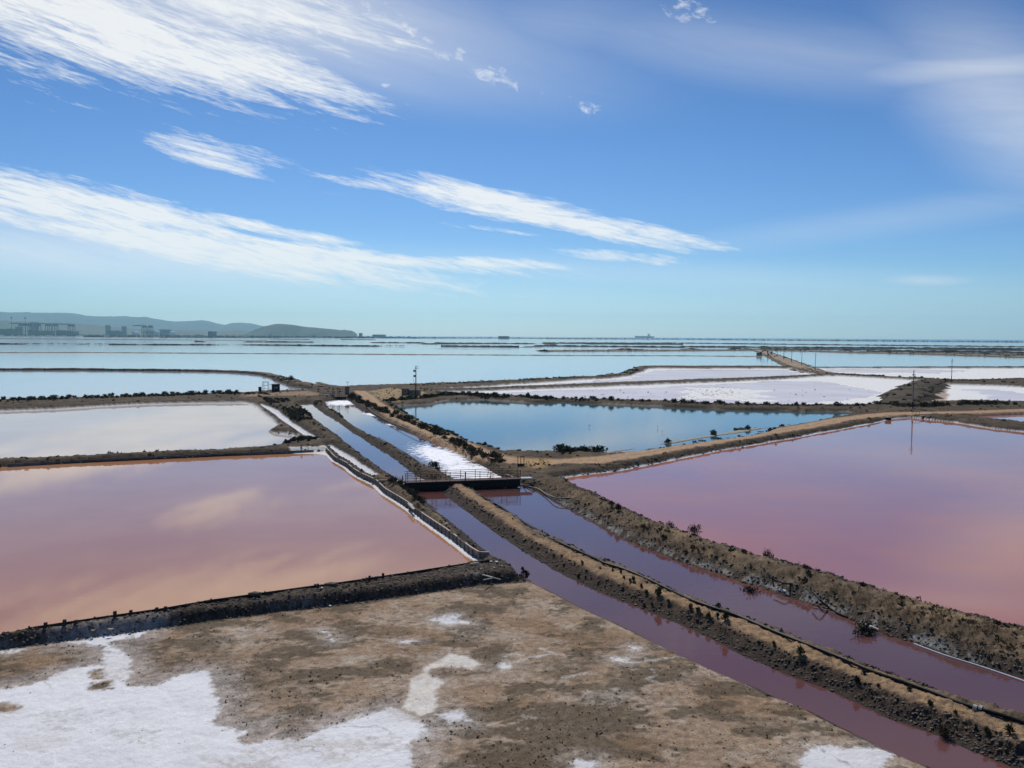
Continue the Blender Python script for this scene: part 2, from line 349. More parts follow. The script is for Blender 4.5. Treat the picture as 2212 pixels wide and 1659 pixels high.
salt_pan['flock_pan'] = W('2', [(600, 596), (1000, 582), (1450, 567), (2212, 537)], '3', [(0, 538), (600, 512), (900, 490), (1000, 488), (1400, 510), (1600, 522), (1520, 560), (1460, 590), (1430, 625), (1390, 650), (1340, 672), (1200, 684), (700, 688), (300, 681), (0, 668)],
                          '2', [(2212, 662), (1600, 648), (1400, 640), (1100, 622), (800, 606)])
salt_pan['road_pan'] = W('3', [(830, 438), (2212, 438), (3000, 440), (3000, 512), (2212, 506), (2000, 514), (1650, 517), (1300, 496), (1150, 486), (960, 470), (870, 458)])
salt_pan['corner_salt'] = W('3', [(1650, 543), (2000, 552), (2212, 562), (3000, 570), (3000, 680), (2212, 664), (2000, 658), (1750, 656), (1600, 664), (1505, 664), (1560, 620), (1600, 580)])
brine = {}
brine['strip_pan'] = W('2', [(1460, 545), (1400, 535), (1600, 520), (1870, 500), (1960, 472), (2020, 448), (2212, 446)], '3', [(0, 446), (500, 444), (690, 446), (740, 466), (800, 482), (600, 490), (400, 500), (0, 512)], '2', [(2212, 512), (1900, 526)])
brine['flock_pan'] = W('2', [(840, 600), (1100, 592), (1450, 578), (1800, 566), (2212, 550)], '3', [(0, 550), (300, 535), (560, 522), (700, 518), (880, 516), (1000, 530), (1110, 553), (1200, 572), (1262, 592), (1240, 612), (1130, 632), (1000, 645), (850, 658), (600, 664), (300, 660), (0, 655)],
                       '2', [(2212, 652), (1900, 645), (1600, 636), (1350, 628), (1100, 612)])
islet = {'flock_pan': W('3', [(60, 590), (-60, 606), (0, 570), (120, 558), (330, 566), (540, 578), (640, 592), (420, 598), (540, 622), (590, 640), (420, 646), (200, 640), (60, 632), (-40, 618)])}
brine['road_pan'] = W('3', [(870, 446), (1100, 441), (1500, 443), (1850, 448), (1650, 470), (1400, 462), (1200, 464), (1000, 460)])
brine['corner_salt'] = W('3', [(1880, 575), (1980, 572), (2212, 598), (3000, 620), (3000, 655), (2212, 652), (2050, 652), (1950, 640), (1930, 610)])

# ------------------------------------------------------------------ distance to outlines
def sdf(X, Y, poly, margin):
    """signed distance (negative inside), limited to a box round the outline"""
    x0, y0 = poly.min(0) - margin; x1, y1 = poly.max(0) + margin
    sel = np.nonzero((X > x0) & (X < x1) & (Y > y0) & (Y < y1))[0]
    out = np.full(X.shape, margin, dtype=np.float64)
    if len(sel) == 0: return out
    x = X[sel]; y = Y[sel]; d2 = np.full(len(sel), 1e18); ins = np.zeros(len(sel), dtype=bool)
    a = poly; b = np.roll(poly, -1, axis=0)
    for (ax, ay), (bx, by) in zip(a, b):
        dx, dy = bx - ax, by - ay; L = dx * dx + dy * dy + 1e-12
        t = np.clip(((x - ax) * dx + (y - ay) * dy) / L, 0, 1)
        d2 = np.minimum(d2, (x - ax - t * dx) ** 2 + (y - ay - t * dy) ** 2)
        c = (ay > y) != (by > y)
        if dy != 0: ins ^= c & (x < ax + (y - ay) * dx / dy)
    d = np.sqrt(d2); d[ins] *= -1; out[sel] = np.minimum(d, margin); return out
def pldist(X, Y, pts, margin):
    x0, y0 = pts.min(0) - margin; x1, y1 = pts.max(0) + margin
    sel = np.nonzero((X > x0) & (X < x1) & (Y > y0) & (Y < y1))[0]
    out = np.full(X.shape, float(margin))
    if len(sel) == 0: return out
    x = X[sel]; y = Y[sel]; d2 = np.full(len(sel), 1e18)
    for (ax, ay), (bx, by) in zip(pts[:-1], pts[1:]):
        dx, dy = bx - ax, by - ay; L = dx * dx + dy * dy + 1e-12
        t = np.clip(((x - ax) * dx + (y - ay) * dy) / L, 0, 1)
        d2 = np.minimum(d2, (x - ax - t * dx) ** 2 + (y - ay - t * dy) ** 2)
    out[sel] = np.minimum(np.sqrt(d2), margin); return out

# ------------------------------------------------------------------ the terrain: a fan of ground points, finer where it is nearer
dyl = np.concatenate([np.arange(62, 235, .62), np.arange(235, 400, 1.05), np.arange(400, 1010, 2.1), np.arange(1010, 1250, 8)])
vv = dyl / F; uu = np.arange(-.80, .80, 2.5 / F)
nr, nc = len(vv), len(uu)
Dr = CAMZ / vv
X = (uu[None, :] * Dr[:, None]).ravel(); Y = np.repeat(Dr, nc); DD = Y.copy()
wob = (fbm(X * .9, Y * .9, 3) - .5); wob2 = fbm(X * 3.5, Y * 3.5, 9) - .5
wobf = (fbm(X * .12, Y * .12, 5) - .5)
edge = wob * .45 + wob2 * .22 + wobf * np.clip(DD / 90, 0, 3) * .9
edge_s = wob * .12 + wob2 * .10
SD = {}
for k, p in water.items():
    s = sdf(X, Y, p, 9.0)
    SD[k] = s + (edge_s if k in ('left_pan',) else edge * (.45 if 'ditch' in k else .6))
SP = {k: sdf(X, Y, p, 9.0) + edge for k, p in salt_pan.items()}
SB = {k: sdf(X, Y, p, 14.0) + wobf * 10 + wob * 3 for k, p in brine.items()}
isl = sdf(X, Y, islet['flock_pan'], 14.0) + wobf * 14 + wob * 6
dw = np.minimum.reduce(list(SD.values()))
ds = np.minimum.reduce(list(SP.values()))
fore = W('P', [(-400, 1445), (0, 1400), (150, 1385), (542, 1334), (800, 1300), (1020, 1265), (1150, 1256), (1240, 1290), (1370, 1350), (1560, 1440), (1800, 1560), (2020, 1680), (2400, 1900), (-600, 1900)])
sf = sdf(X, Y, fore, 6.0)
tank = sdf(X, Y, W('P', [(-400, 1450), (0, 1398), (542, 1325), (830, 1288), (1040, 1258), (1120, 1252), (1095, 1225), (1062, 1212), (1000, 1222), (540, 1282), (0, 1365), (-400, 1420)], z=.3), 4.0)
H = .62 * sstep(0, 1.5, dw) + .12 * sstep(1, 6, dw)
Hf = .10 + .16 * sstep(0, .8, dw) * 1.0 + .10 * (fbm(X * .25, Y * .25, 21) - .5)
kf = sstep(.5, -.5, sf)
H = H * (1 - kf) + np.minimum(H, Hf) * kf
H = np.where((tank < .6) & (dw > 0), np.maximum(H, .82 * sstep(0, .16, dw) * sstep(.6, -.35, tank)), H)
# right dyke stands taller, with a broad top
rd = pldist(X, Y, W('E', [(120, 250), (400, 400), (800, 610), (1300, 800), (1800, 970), (2200, 1050)], 'D', [(800, 330), (1400, 500), (2000, 640), (2800, 820)], z=.7), 4.0)
rk = sstep(2.6, 2.1, rd)
Hr = 1.0 * sstep(-.1, 2.3, SD['right_canal']) ** .8 * sstep(.02, .55, SD['right_pan'])
H = H * (1 - rk) + Hr * rk * (dw > 0) + 0
H += (wob * .26 + wob2 * .17 + (fbm(X * 8, Y * 8, 31, 2) - .5) * .06) * sstep(.1, .8, dw) * (1 - kf * .75)
inside_salt = (ds < 0)
H = np.where(ds < 1.2, H * sstep(0, 1.2, ds) + .03 * (1 - sstep(0, 1.2, ds)), H)
H = np.where(inside_salt, .035 + wob * .01, H)
sand = sdf(X, Y, W('3', [(1500, 664), (1560, 620), (1620, 560), (1650, 545), (1700, 560), (1720, 640), (1800, 658), (1700, 666)]), 6.0) + edge
H = np.where(sand < 0, np.minimum(H, .08), H)
for k, s in SB.items():
    inn = (s < 0) & (ds < 0)
    if k == 'flock_pan': inn &= ~(isl < 0)
    H = np.where(inn, -.03, H)
H = np.where(dw < 0, np.maximum(-.42, dw * .55), H)
Z = H
def grid_h(x, y):
    v = CAMZ / np.maximum(y, 1e-3); r = np.interp(v, vv, np.arange(nr)); c = (x / y - uu[0]) / (uu[1] - uu[0])
    r = np.clip(np.round(r).astype(int), 0, nr - 1); c = np.clip(np.round(c).astype(int), 0, nc - 1)
    return r * nc + c

# colours of the ground itself
def lerp(a, b, t): return a * (1 - t[:, None]) + np.array(b)[None, :] * t[:, None]
n_a = fbm(X * .35, Y * .35, 41); n_b = fbm(X * 1.4, Y * 1.4, 43); n_c = fbm(X * 6, Y * 6, 47, 3); n_d = fbm(X * .5 - Y * .12, Y * .8, 53); n_s = fbm(X * 2.8 - Y * .8, Y * 4.0, 57, 3)
C = np.tile(np.array([.165, .118, .075]), (len(X), 1))
C = lerp(C, (.25, .175, .10), sstep(.4, .65, n_a))
C = lerp(C, (.085, .064, .042), sstep(.52, .72, n_b) * .8)
# rubble sides of the dykes
C = lerp(C, (.085, .066, .048), sstep(1.3, .3, dw) * .85 * (1 - kf))
# wet foot
C = lerp(C, (.05, .038, .03), sstep(.28, .02, dw) * .8)
# foreground flat: pale silt, brown crust, dark growth
ff = lerp(np.tile(np.array([.33, .235, .155]), (len(X), 1)), (.40, .31, .225), sstep(.45, .7, n_b))
ff = lerp(ff, (.25, .16, .09), sstep(.48, .66, fbm(X * .22, Y * .3, 61)) * .8)
growth = sstep(.50, .60, n_d * .58 + n_s * .22 + fbm(X * .16, Y * .16, 71) * .25)
for (k_, x_, y_, rx_, ry_, st_) in (('B', 1090, 1170, 190, 80, 1), ('B', 250, 1020, 420, 130, .7), ('B', 350, 1290, 300, 90, .8), ('C', 1060, 900, 200, 85, 1), ('C', 480, 870, 230, 110, .85), ('C', 460, 1270, 250, 130, .9), ('C', 330, 1420, 120, 80, .5),
                              ('C', 720, 640, 330, 60, .5), ('C', 60, 350, 130, 40, .9), ('C', 1500, 960, 250, 60, .7), ('D', 130, 1330, 420, 55, .7), ('A', 1500, 850, 420, 150, .75), ('A', 1900, 1180, 200, 160, .9), ('A', 600, 720, 320, 60, .8), ('B', 1600, 900, 150, 60, .8), ('B', 900, 560, 420, 70, .7), ('C', 1000, 1480, 350, 120, .5), ('A', 300, 960, 260, 40, .7)):
    g_ = G(*q(k_, x_, y_), .1); gx = G(*q(k_, x_ + rx_, y_), .1); gy = G(*q(k_, x_, y_ - ry_), .1)
    e_ = ((X - g_[0]) / (gx[0] - g_[0])) ** 2 + ((Y - g_[1]) / (gy[1] - g_[1])) ** 2
    growth = np.maximum(growth, sstep(1.25, .3, e_ + (n_b - .5) * 1.6 + (n_c - .5) * 1.2) * st_ * (.45 + .55 * sstep(.4, .56, n_s * .5 + n_c * .5)))
ff = lerp(ff, (.10, .076, .047), growth * .8)
ff = lerp(ff, (.12, .09, .055), sstep(.57, .67, n_s * .35 + n_c * .25 + n_b * .4) * .75)
ff = lerp(ff, (.19, .115, .06), sstep(2.2, .2, np.abs(tank)) * sstep(.7, -.2, tank) * .9)
C = C * (1 - kf[:, None]) + ff * kf[:, None]
tk = sstep(.75, .2, tank)
tc_ = lerp(np.tile(np.array([.095, .07, .05]), (len(X), 1)), (.045, .034, .026), sstep(.42, .58, n_c))
C = C * (1 - tk[:, None]) + tc_ * tk[:, None]
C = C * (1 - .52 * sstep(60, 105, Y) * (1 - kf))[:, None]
# middle dyke and right dyke have dry grass tops
mid_l = W('F', [(1420, 470), (1560, 560), (1800, 740), (2050, 960), (2212, 1080)], 'E', [(0, 760), (300, 900), (600, 1030), (900, 1160), (1300, 1320), (1700, 1480)], 'D', [(150, 670), (500, 830), (900, 970), (1300, 1130), (1700, 1320), (2100, 1450), (2500, 1600)], z=.6)
dm = pldist(X, Y, mid_l, 5.0)
C = lerp(C, (.33, .215, .12), sstep(1.25, .7, dm + wob * .6) * sstep(.25, .8, n_c * .5 + .5) * sstep(.3, .9, dw))
C = lerp(C, (.25, .17, .10), sstep(1.25, .7, dm + wob * .6) * sstep(.5, .62, n_b) * .7)
C = lerp(C, (.048, .036, .028), sstep(1.35, .95, SD['left_canal'] + wob * .5) * (dm < 4) * (dw > 0) * .92)
C = lerp(C, (.045, .035, .028), sstep(1.1, .6, dw) * (rd < 3.5) * .7)
C = lerp(C, (.115, .078, .045), sstep(1.9, .5, rd + wob) * .8 * sstep(.4, .6, n_b * .5 + n_c * .5))
# grey-white salt bloom on the foot of the right dyke
rf = pldist(X, Y, W('E', [(220, 430), (400, 525), (550, 605), (700, 685), (900, 785), (1100, 865), (1300, 945), (1700, 1065), (2212, 1215)], 'D', [(400, 345), (700, 470), (1100, 615), (1500, 765), (2048, 925)]), 4.0)
C = lerp(C, (.30, .30, .28), sstep(.9, .15, rf) * sstep(.12, .2, dw) * sstep(.47, .56, n_b * .6 + n_c * .4) * .75)
# tracks
path = W('5', [(545, 105), (590, 135), (640, 180), (700, 222), (800, 280), (950, 346), (1080, 402), (1200, 452), (1350, 522), (1500, 572), (1650, 598), (1850, 606), (2212, 598)],
         '6', [(300, 752), (700, 722), (1000, 672), (1300, 617), (1600, 570), (1900, 520), (2212, 468)], '7', [(300, 715), (600, 655), (900, 618), (1100, 603), (1300, 600), (1700, 594), (2212, 575), (2900, 560)], z=.6)
dp = pldist(X, Y, path, 9.0)
pw = np.interp(X, [-40, -5, 30, 200], [1.45, 1.7, 1.8, 2.2])
pk = sstep(pw + .5, pw - .3, dp + wob * .7)
rut = np.abs(np.abs(dp) - .75) < .22
tan = lerp(np.tile(np.array([.43, .275, .155]), (len(X), 1)), (.34, .22, .13), sstep(.45, .7, n_b))
tan = lerp(tan, (.50, .35, .22), rut.astype(float) * .5)
C = C * (1 - pk[:, None]) + tan * pk[:, None]
Z = np.where((pk > 0) & (dw > .3), Z * (1 - pk * .6) + .6 * pk * .6, Z)
yard = sdf(X, Y, W('5', [(610, 125), (760, 100), (840, 110), (1000, 130), (1070, 155), (960, 180), (760, 200), (700, 190)]), 6.0)
C = lerp(C, (.42, .30, .15), sstep(.8, -.8, yard + edge) * .85 * sstep(.3, .5, n_b))
yard2 = sdf(X, Y, W('j', [(0, 480), (300, 470), (800, 430), (1100, 425), (1330, 470), (1150, 500), (500, 500), (0, 520)]), 6.0)
C = lerp(C, (.33, .22, .13), sstep(1.5, -.5, yard2 + edge) * .85)
grs = sdf(X, Y, W('5', [(1700, 620), (1900, 625), (1850, 680), (1760, 690), (1690, 650)]), 6.0)
C = lerp(C, (.42, .27, .12), sstep(.8, -.5, grs + edge) * .9)
# salt
def salt(mask, a=.97, c=(.80, .80, .80)):
    global C
    C = lerp(C, c, mask * a)
sn = wob * .5 + (n_c - .5) * .5 + (fbm(X * 14, Y * 14, 77, 2) - .5) * .3 + (n_s - .5) * .4
S_polys = [W('A', [(-400, 1080), (0, 1045), (200, 1020), (400, 960), (520, 900), (700, 855), (850, 840), (860, 720), (868, 690), (700, 655), (540, 665), (850, 610), (1190, 572), (1130, 605), (950, 640), (878, 668), (920, 690), (990, 740), (1040, 800),
                  (1030, 900), (1010, 990), (1050, 1020), (1280, 1020), (1400, 950), (1550, 905), (1660, 895), (1700, 960), (1750, 1080), (1780, 1200), (1710, 1310), (1800, 1350), (1990, 1390), (1930, 1440), (1960, 1500)],
             'B', [(170, 1470), (400, 1470), (600, 1370), (900, 1280), (1150, 1200), (1240, 1235), (1400, 1330), (1440, 1400), (1290, 1480), (1310, 1900)], 'A', [(-600, 1900)], z=.12)]
S_small = [W('B', L, z=.12) for L in (
    [(1480, 470), (1600, 430), (1720, 425), (1680, 470), (1800, 500), (1600, 515)], [(1190, 650), (1330, 655), (1290, 675), (1230, 670)],
    [(1480, 1250), (1700, 1230), (1800, 1310), (1600, 1325)], [(570, 560), (680, 640), (640, 600), (600, 575)])]
S_small += [W('D', [(270, 1520), (450, 1515), (640, 1532), (980, 1525), (930, 1620), (880, 1900), (250, 1900)], z=.12), W('C', [(600, 1625), (750, 1640), (760, 1800), (590, 1800)], z=.12),
            W('C', [(0, 820), (60, 830), (50, 870), (0, 872), (-30, 840)], z=.12), W('C', [(900, 790), (1020, 785), (1010, 822), (910, 815)], z=.12), W('C', [(1040, 695), (1120, 705), (1110, 722), (1060, 712)], z=.12),
            W('A', [(-200, 760), (0, 740), (200, 712), (190, 722), (0, 755), (-200, 790)], z=.12)]
S_tan = [W('B', [(1240, 1200), (1290, 1080), (1320, 960), (1400, 920), (1440, 850), (1550, 810), (1620, 750), (1750, 770), (1860, 840), (1800, 880), (1700, 860), (1560, 850), (1470, 870), (1440, 930), (1570, 975), (1500, 1040), (1510, 1120), (1480, 1230), (1400, 1260)], z=.12)]
holes = [W('A', L, z=.12) for L in ([(720, 915), (760, 880), (845, 868), (850, 910), (840, 955), (760, 950)], [(722, 1030), (760, 990), (850, 970), (920, 965), (915, 1040), (850, 1058), (730, 1050)], [(-200, 1160), (60, 1150), (190, 1180), (100, 1230), (-200, 1260)])]
hole = np.minimum.reduce([sdf(X, Y, p, 3.0) for p in holes])
for p in S_polys:
    s = sdf(X, Y, p, 4.0)
    m_ = sstep(.20, -.10, s + sn * .7) * sstep(-.15, .2, hole + sn * .6)
    salt(sstep(1.9, 0, s + sn * 2.0) * .6 * sstep(-.1, .5, hole + sn), 1, (.50, .45, .41))
    salt(m_, .98, (.84, .835, .825)); saltm = m_
for p in S_small:
    s = sdf(X, Y, p, 3.0); m_ = sstep(.22, -.14, s + sn * .8); salt(sstep(1.2, 0, s + sn * 1.6) * .45, 1, (.46, .40, .34)); salt(m_, .88); saltm = np.maximum(saltm, m_)
for p in S_tan:
    s = sdf(X, Y, p, 3.0); m_ = sstep(.18, -.08, s + sn * .4); salt(sstep(1.0, 0, s + sn * 1.2) * .5, 1, (.42, .34, .27)); salt(m_ * (.75 + .25 * n_b), .92, (.82, .77, .68)); saltm = np.maximum(saltm, m_)
for L in ([(100, 820), (230, 780), (400, 755), (570, 765)], [(320, 705), (360, 725), (420, 745)], [(1080, 822), (1200, 808), (1330, 795), (1490, 765)], [(500, 945), (600, 925), (720, 900)], [(20, 775), (90, 750), (160, 760)], [(1220, 880), (1260, 930), (1180, 960), (1300, 1000)]):
    s = pldist(X, Y, W('C', L, z=.12), 2.0); m_ = sstep(.15, .02, s + sn * .35) * sstep(.3, .6, n_c + .15); salt(m_, .55, (.66, .62, .56)); saltm = np.maximum(saltm, m_)
# faint bloom on the plain
salt(sstep(.60, .72, fbm(X * .3 + 9, Y * .5, 91) * .7 + n_c * .3) * kf * .5, 1, (.50, .44, .37))
# damp and dusty tones inside the sheet
C = lerp(C, (.62, .55, .50), saltm * sstep(.52, .72, fbm(X * .35, Y * .5, 115)) * .3)
C = lerp(C, (.60, .60, .62), saltm * sstep(.5, .7, fbm(X * .9, Y * 1.6, 116)) * .2)
# hairline cracks in the salt sheet
ck = np.abs(fbm(X * .28, Y * .28, 111, 5) - .5)
C = lerp(C, (.35, .33, .31), sstep(.010, .003, ck) * saltm * sstep(.50, .58, fbm(X * .1, Y * .1, 117)) * .7)
# salt fringes round the pans
wt = fbm(X * 200 / Y, Y * 90 / Y + Y * .3, 121)
salt(sstep(.50, .2, SD['right_pan'] + (wt - .5) * .5) * sstep(-.1, .1, SD['right_pan']) * sstep(.2, .6, Y / 100 + .001) * (pldist(X, Y, W('6', [(215, 905), (1000, 790), (2212, 560)], '7', [(400, 785), (1000, 668), (1220, 640), (2212, 768)]), 3.0) < 1.6), .95)
fence_l = W('F', [(130, 130), (210, 215), (330, 280), (400, 340), (460, 380), (630, 460), (720, 550), (870, 640), (960, 700), (1100, 810), (1260, 920), (1350, 980), (1480, 1080), (1590, 1170), (1690, 1225), (1765, 1216)])
dfen = pldist(X, Y, fence_l, 3.0)
Z = np.where((dfen < .55) & (SD['left_pan'] < .25) , np.maximum(Z, .03), Z)
salt((dfen < .62) * (SD['left_pan'] < .4) * (Z > 0) * 1.0, .95, (.82, .80, .76))
spill = sdf(X, Y, W('F', [(-250, 128), (0, 118), (130, 112), (160, 150), (130, 170), (0, 150), (-200, 150)]), 3.0)
Z = np.where(spill < 0, np.maximum(Z, .03), Z); salt(sstep(.15, -.1, spill), .95, (.80, .76, .68))
pp = SD['pale_pan']; pside = sstep(-46, -34, X)
salt(sstep(1.0, .2, pp + (wt - .5) * 1.6 * pside) * (X < -12) * (Y > 95), .92, (.74, .72, .66))
Z = np.where((pp < 0) & (pp > -1.2) & (Y > 145), np.maximum(Z, -.02 + .05 * sstep(-1.2, 0, pp)), Z)
for k in ('salt_ditch', 'plank_ditch'):
    salt(sstep(.35, 0, SD[k]), .95)
salt(sstep(.9, -.2, ds + (wt - .5) * .8), .985, (.86, .85, .80))
C = lerp(C, (.40, .29, .20), sstep(.6, -.6, sand) * .9)
bl = pldist(X, Y, W('3', [(1365, 672), (1400, 655), (1440, 635), (1480, 605), (1505, 575)]), 9.0)
C = lerp(C, (.50, .40, .31), sstep(3.2, .8, bl + wob * 2) * .75)
bp = SD['blue_pond']
C = lerp(C, (.42, .35, .26), sstep(.9, .1, bp + (wt - .5)) * sstep(.45, .6, fbm(X * .08, Y * .08, 133)) * .7)
spit = sdf(X, Y, W('6', [(1095, 602), (1180, 578), (1400, 545), (1600, 515), (1780, 480), (1900, 462), (2090, 448), (1980, 468), (1850, 492), (1640, 520), (1450, 552), (1250, 588)]), 6.0) + edge * .35
spit2 = np.minimum(sdf(X, Y, W('6', [(560, 690), (640, 670), (760, 650), (940, 628), (860, 648), (700, 668), (640, 690)]), 6.0), sdf(X, Y, W('7', [(90, 695), (130, 690), (165, 694), (140, 702)]), 6.0)) + edge * .3
sp_ = np.minimum(spit, spit2)
Z = np.where((sp_ < 0) & (bp < 0), np.maximum(Z, .05), Z); C = lerp(C, (.36, .31, .22), sstep(.3, -.1, sp_))
# red-brown stain at the corner pan and behind
C = lerp(C, (.26, .13, .10), sstep(1.2, .1, SD['corner_pan']) * .8)
C = np.clip(C * (.93 + .14 * vnoise(X * 23, Y * 23, 5))[:, None], .01, .9)
V = np.stack([X, Y, Z], 1)
ii = np.arange(nr - 1)[:, None] * nc + np.arange(nc - 1)[None, :]
Q = np.stack([ii, ii + nc, ii + nc + 1, ii + 1], -1).reshape(-1, 4)
keep = ~((Z[Q] < -.4).all(1))
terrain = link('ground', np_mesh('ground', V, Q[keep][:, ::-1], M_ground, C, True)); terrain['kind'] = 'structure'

# base sheet that carries the ground out of the picture
M_base = mat_noise('base_soil', (.12, .085, .055), (.24, .17, .11), scale=.15, bump=0)
b = MB(); b.v = [(-18000, -3000, -.5), (18000, -3000, -.5), (18000, 18000, -.5), (-18000, 18000, -.5)]; b.f = [(0, 1, 2, 3)]
tag(b.build('terrain', M_base), kind='structure')
gb = MB(); gb.v = [(-19.5, 28.5, .05), (-19.5, -60, .05), (22, -60, .05), (19, 27.5, .05), (0, 27.3, .05)]; gb.f = [(0, 1, 2, 3, 4)]

# ------------------------------------------------------------------ water sheets
def offset(poly, d):
    p = poly; a = np.roll(p, 1, axis=0); c = np.roll(p, -1, axis=0)
    area = .5 * np.sum(p[:, 0] * np.roll(p[:, 1], -1) - np.roll(p[:, 0], -1) * p[:, 1])
    s = 1 if area > 0 else -1
    e1 = p - a; e2 = c - p; e1 /= np.linalg.norm(e1, axis=1)[:, None] + 1e-9; e2 /= np.linalg.norm(e2, axis=1)[:, None] + 1e-9
    n1 = np.stack([e1[:, 1], -e1[:, 0]], 1) * s; n2 = np.stack([e2[:, 1], -e2[:, 0]], 1) * s
    n = n1 + n2; l = np.linalg.norm(n, axis=1); n = n / (l[:, None] + 1e-9)
    k = np.clip(1 / np.maximum((n * n1).sum(1), .35), 1, 2)
    return p + n * (d * k)[:, None]
def sheet(name, poly, z, mat, d=.5):
    P_ = offset(poly, d) if d else poly
    tri = tessellate_polygon([[Vector((x, y, 0)) for x, y in P_]])
    v = [(x, y, z) for x, y in P_]
    f = []
    for t in tri:
        a, b_, c = (Vector(v[i]) for i in t)
        f.append(t if (b_ - a).cross(c - a).z > 0 else t[::-1])
    o = link(name, np_mesh(name, v, f, mat)); o['kind'] = 'structure'; return o
MW = {
    'left_pan': mat_water('rose_brine', (.54, .27, .125), (.47, .205, .09), ripple=.0012),
    'right_pan': mat_water('pink_brine', (.50, .175, .08), (.39, .15, .12), ripple=.0015),
    'left_canal': mat_water('canal_brine', (.15, .06, .052), (.12, .052, .05), ripple=.004),
    'blue_pond': mat_water('pond_water', (.045, .095, .105), (.05, .11, .12), ripple=.006, rough=.06, scale=1.6),
    'pale_pan': mat_water('pale_brine', (.54, .45, .38), (.60, .51, .44), ripple=.001, spec=.42, crust=.22),
    'lake': mat_water('lake_water', (.40, .42, .46), (.45, .46, .50), ripple=.004, rough=.08, scale=.8),
    'lilac': mat_water('lilac_brine', (.66, .57, .60), (.76, .68, .70), ripple=.001, spec=.16, crust=.62),
    'corner_pan': mat_water('corner_brine', (.50, .30, .30), ripple=.001),
}
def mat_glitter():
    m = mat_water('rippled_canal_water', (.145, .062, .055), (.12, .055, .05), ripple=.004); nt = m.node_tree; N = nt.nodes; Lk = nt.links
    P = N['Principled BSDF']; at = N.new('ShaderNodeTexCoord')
    # wind-ruffled stretches: sun glitter painted white into the colour, on a rougher surface
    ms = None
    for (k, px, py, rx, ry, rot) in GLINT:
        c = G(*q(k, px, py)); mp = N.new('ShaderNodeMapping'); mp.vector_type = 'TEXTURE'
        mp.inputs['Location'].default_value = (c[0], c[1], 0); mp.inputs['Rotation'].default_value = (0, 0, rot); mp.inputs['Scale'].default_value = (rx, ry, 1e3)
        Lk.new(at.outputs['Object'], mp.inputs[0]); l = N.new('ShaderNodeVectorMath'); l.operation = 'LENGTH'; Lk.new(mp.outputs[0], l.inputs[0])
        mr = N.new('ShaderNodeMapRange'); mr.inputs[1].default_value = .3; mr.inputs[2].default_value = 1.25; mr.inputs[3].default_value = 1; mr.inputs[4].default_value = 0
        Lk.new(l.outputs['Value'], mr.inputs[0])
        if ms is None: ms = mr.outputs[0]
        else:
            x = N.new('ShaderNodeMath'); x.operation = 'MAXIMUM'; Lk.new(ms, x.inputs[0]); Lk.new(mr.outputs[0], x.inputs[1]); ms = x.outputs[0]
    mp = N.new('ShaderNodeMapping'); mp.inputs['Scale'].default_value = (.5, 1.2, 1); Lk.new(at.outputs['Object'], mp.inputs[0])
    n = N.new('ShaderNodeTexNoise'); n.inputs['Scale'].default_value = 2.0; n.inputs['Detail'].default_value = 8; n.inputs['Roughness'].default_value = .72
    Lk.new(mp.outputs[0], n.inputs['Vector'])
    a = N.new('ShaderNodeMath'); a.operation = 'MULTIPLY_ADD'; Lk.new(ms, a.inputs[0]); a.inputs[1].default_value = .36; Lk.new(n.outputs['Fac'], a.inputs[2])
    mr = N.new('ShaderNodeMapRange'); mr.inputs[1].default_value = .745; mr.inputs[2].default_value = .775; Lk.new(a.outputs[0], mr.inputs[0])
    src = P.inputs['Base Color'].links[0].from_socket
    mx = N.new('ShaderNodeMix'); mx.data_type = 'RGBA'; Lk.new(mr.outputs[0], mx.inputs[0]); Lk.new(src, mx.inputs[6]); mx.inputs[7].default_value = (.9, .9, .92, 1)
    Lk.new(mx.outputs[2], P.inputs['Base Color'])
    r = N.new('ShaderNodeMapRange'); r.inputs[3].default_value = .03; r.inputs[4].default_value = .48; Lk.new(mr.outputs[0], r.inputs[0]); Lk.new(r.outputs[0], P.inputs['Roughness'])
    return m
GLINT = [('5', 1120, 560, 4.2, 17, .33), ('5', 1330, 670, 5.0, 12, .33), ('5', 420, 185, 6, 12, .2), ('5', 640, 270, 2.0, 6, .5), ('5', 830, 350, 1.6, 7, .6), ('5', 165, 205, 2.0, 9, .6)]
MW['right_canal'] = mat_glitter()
zl = {'left_pan': 0.0, 'left_canal': .004, 'right_canal': .0, 'right_pan': .008, 'blue_pond': .012, 'pale_pan': .016, 'corner_pan': .004}
NM = {'left_pan': 'rose_pan_water', 'left_canal': 'narrow_canal_water', 'right_canal': 'wide_canal_water', 'right_pan': 'pink_pan_water', 'blue_pond': 'pond_water', 'pale_pan': 'pale_pan_water', 'corner_pan': 'corner_pan_water'}
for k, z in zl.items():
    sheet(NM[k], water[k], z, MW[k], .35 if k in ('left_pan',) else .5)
for k, p in salt_pan.items():
    sheet('brine_water', p, .0, MW['lilac'], .6)
sheet('lake_water', np.vstack([lake_near, [[9000, 4600], [-9000, 4600]]]), -.006, MW['lake'], 0)
# sea beyond the dunes
M_sea = mat_water('sea', (.05, .13, .22), (.06, .15, .24), ripple=.05, rough=.30, scale=.3)
s_ = MB(); s_.v = [(-18000, 4600, -.003), (18000, 4600, -.003), (18000, 18000, -.003), (-18000, 18000, -.003)]; s_.f = [(0, 1, 2, 3)]
tag(s_.build('sea', M_sea), kind='structure')

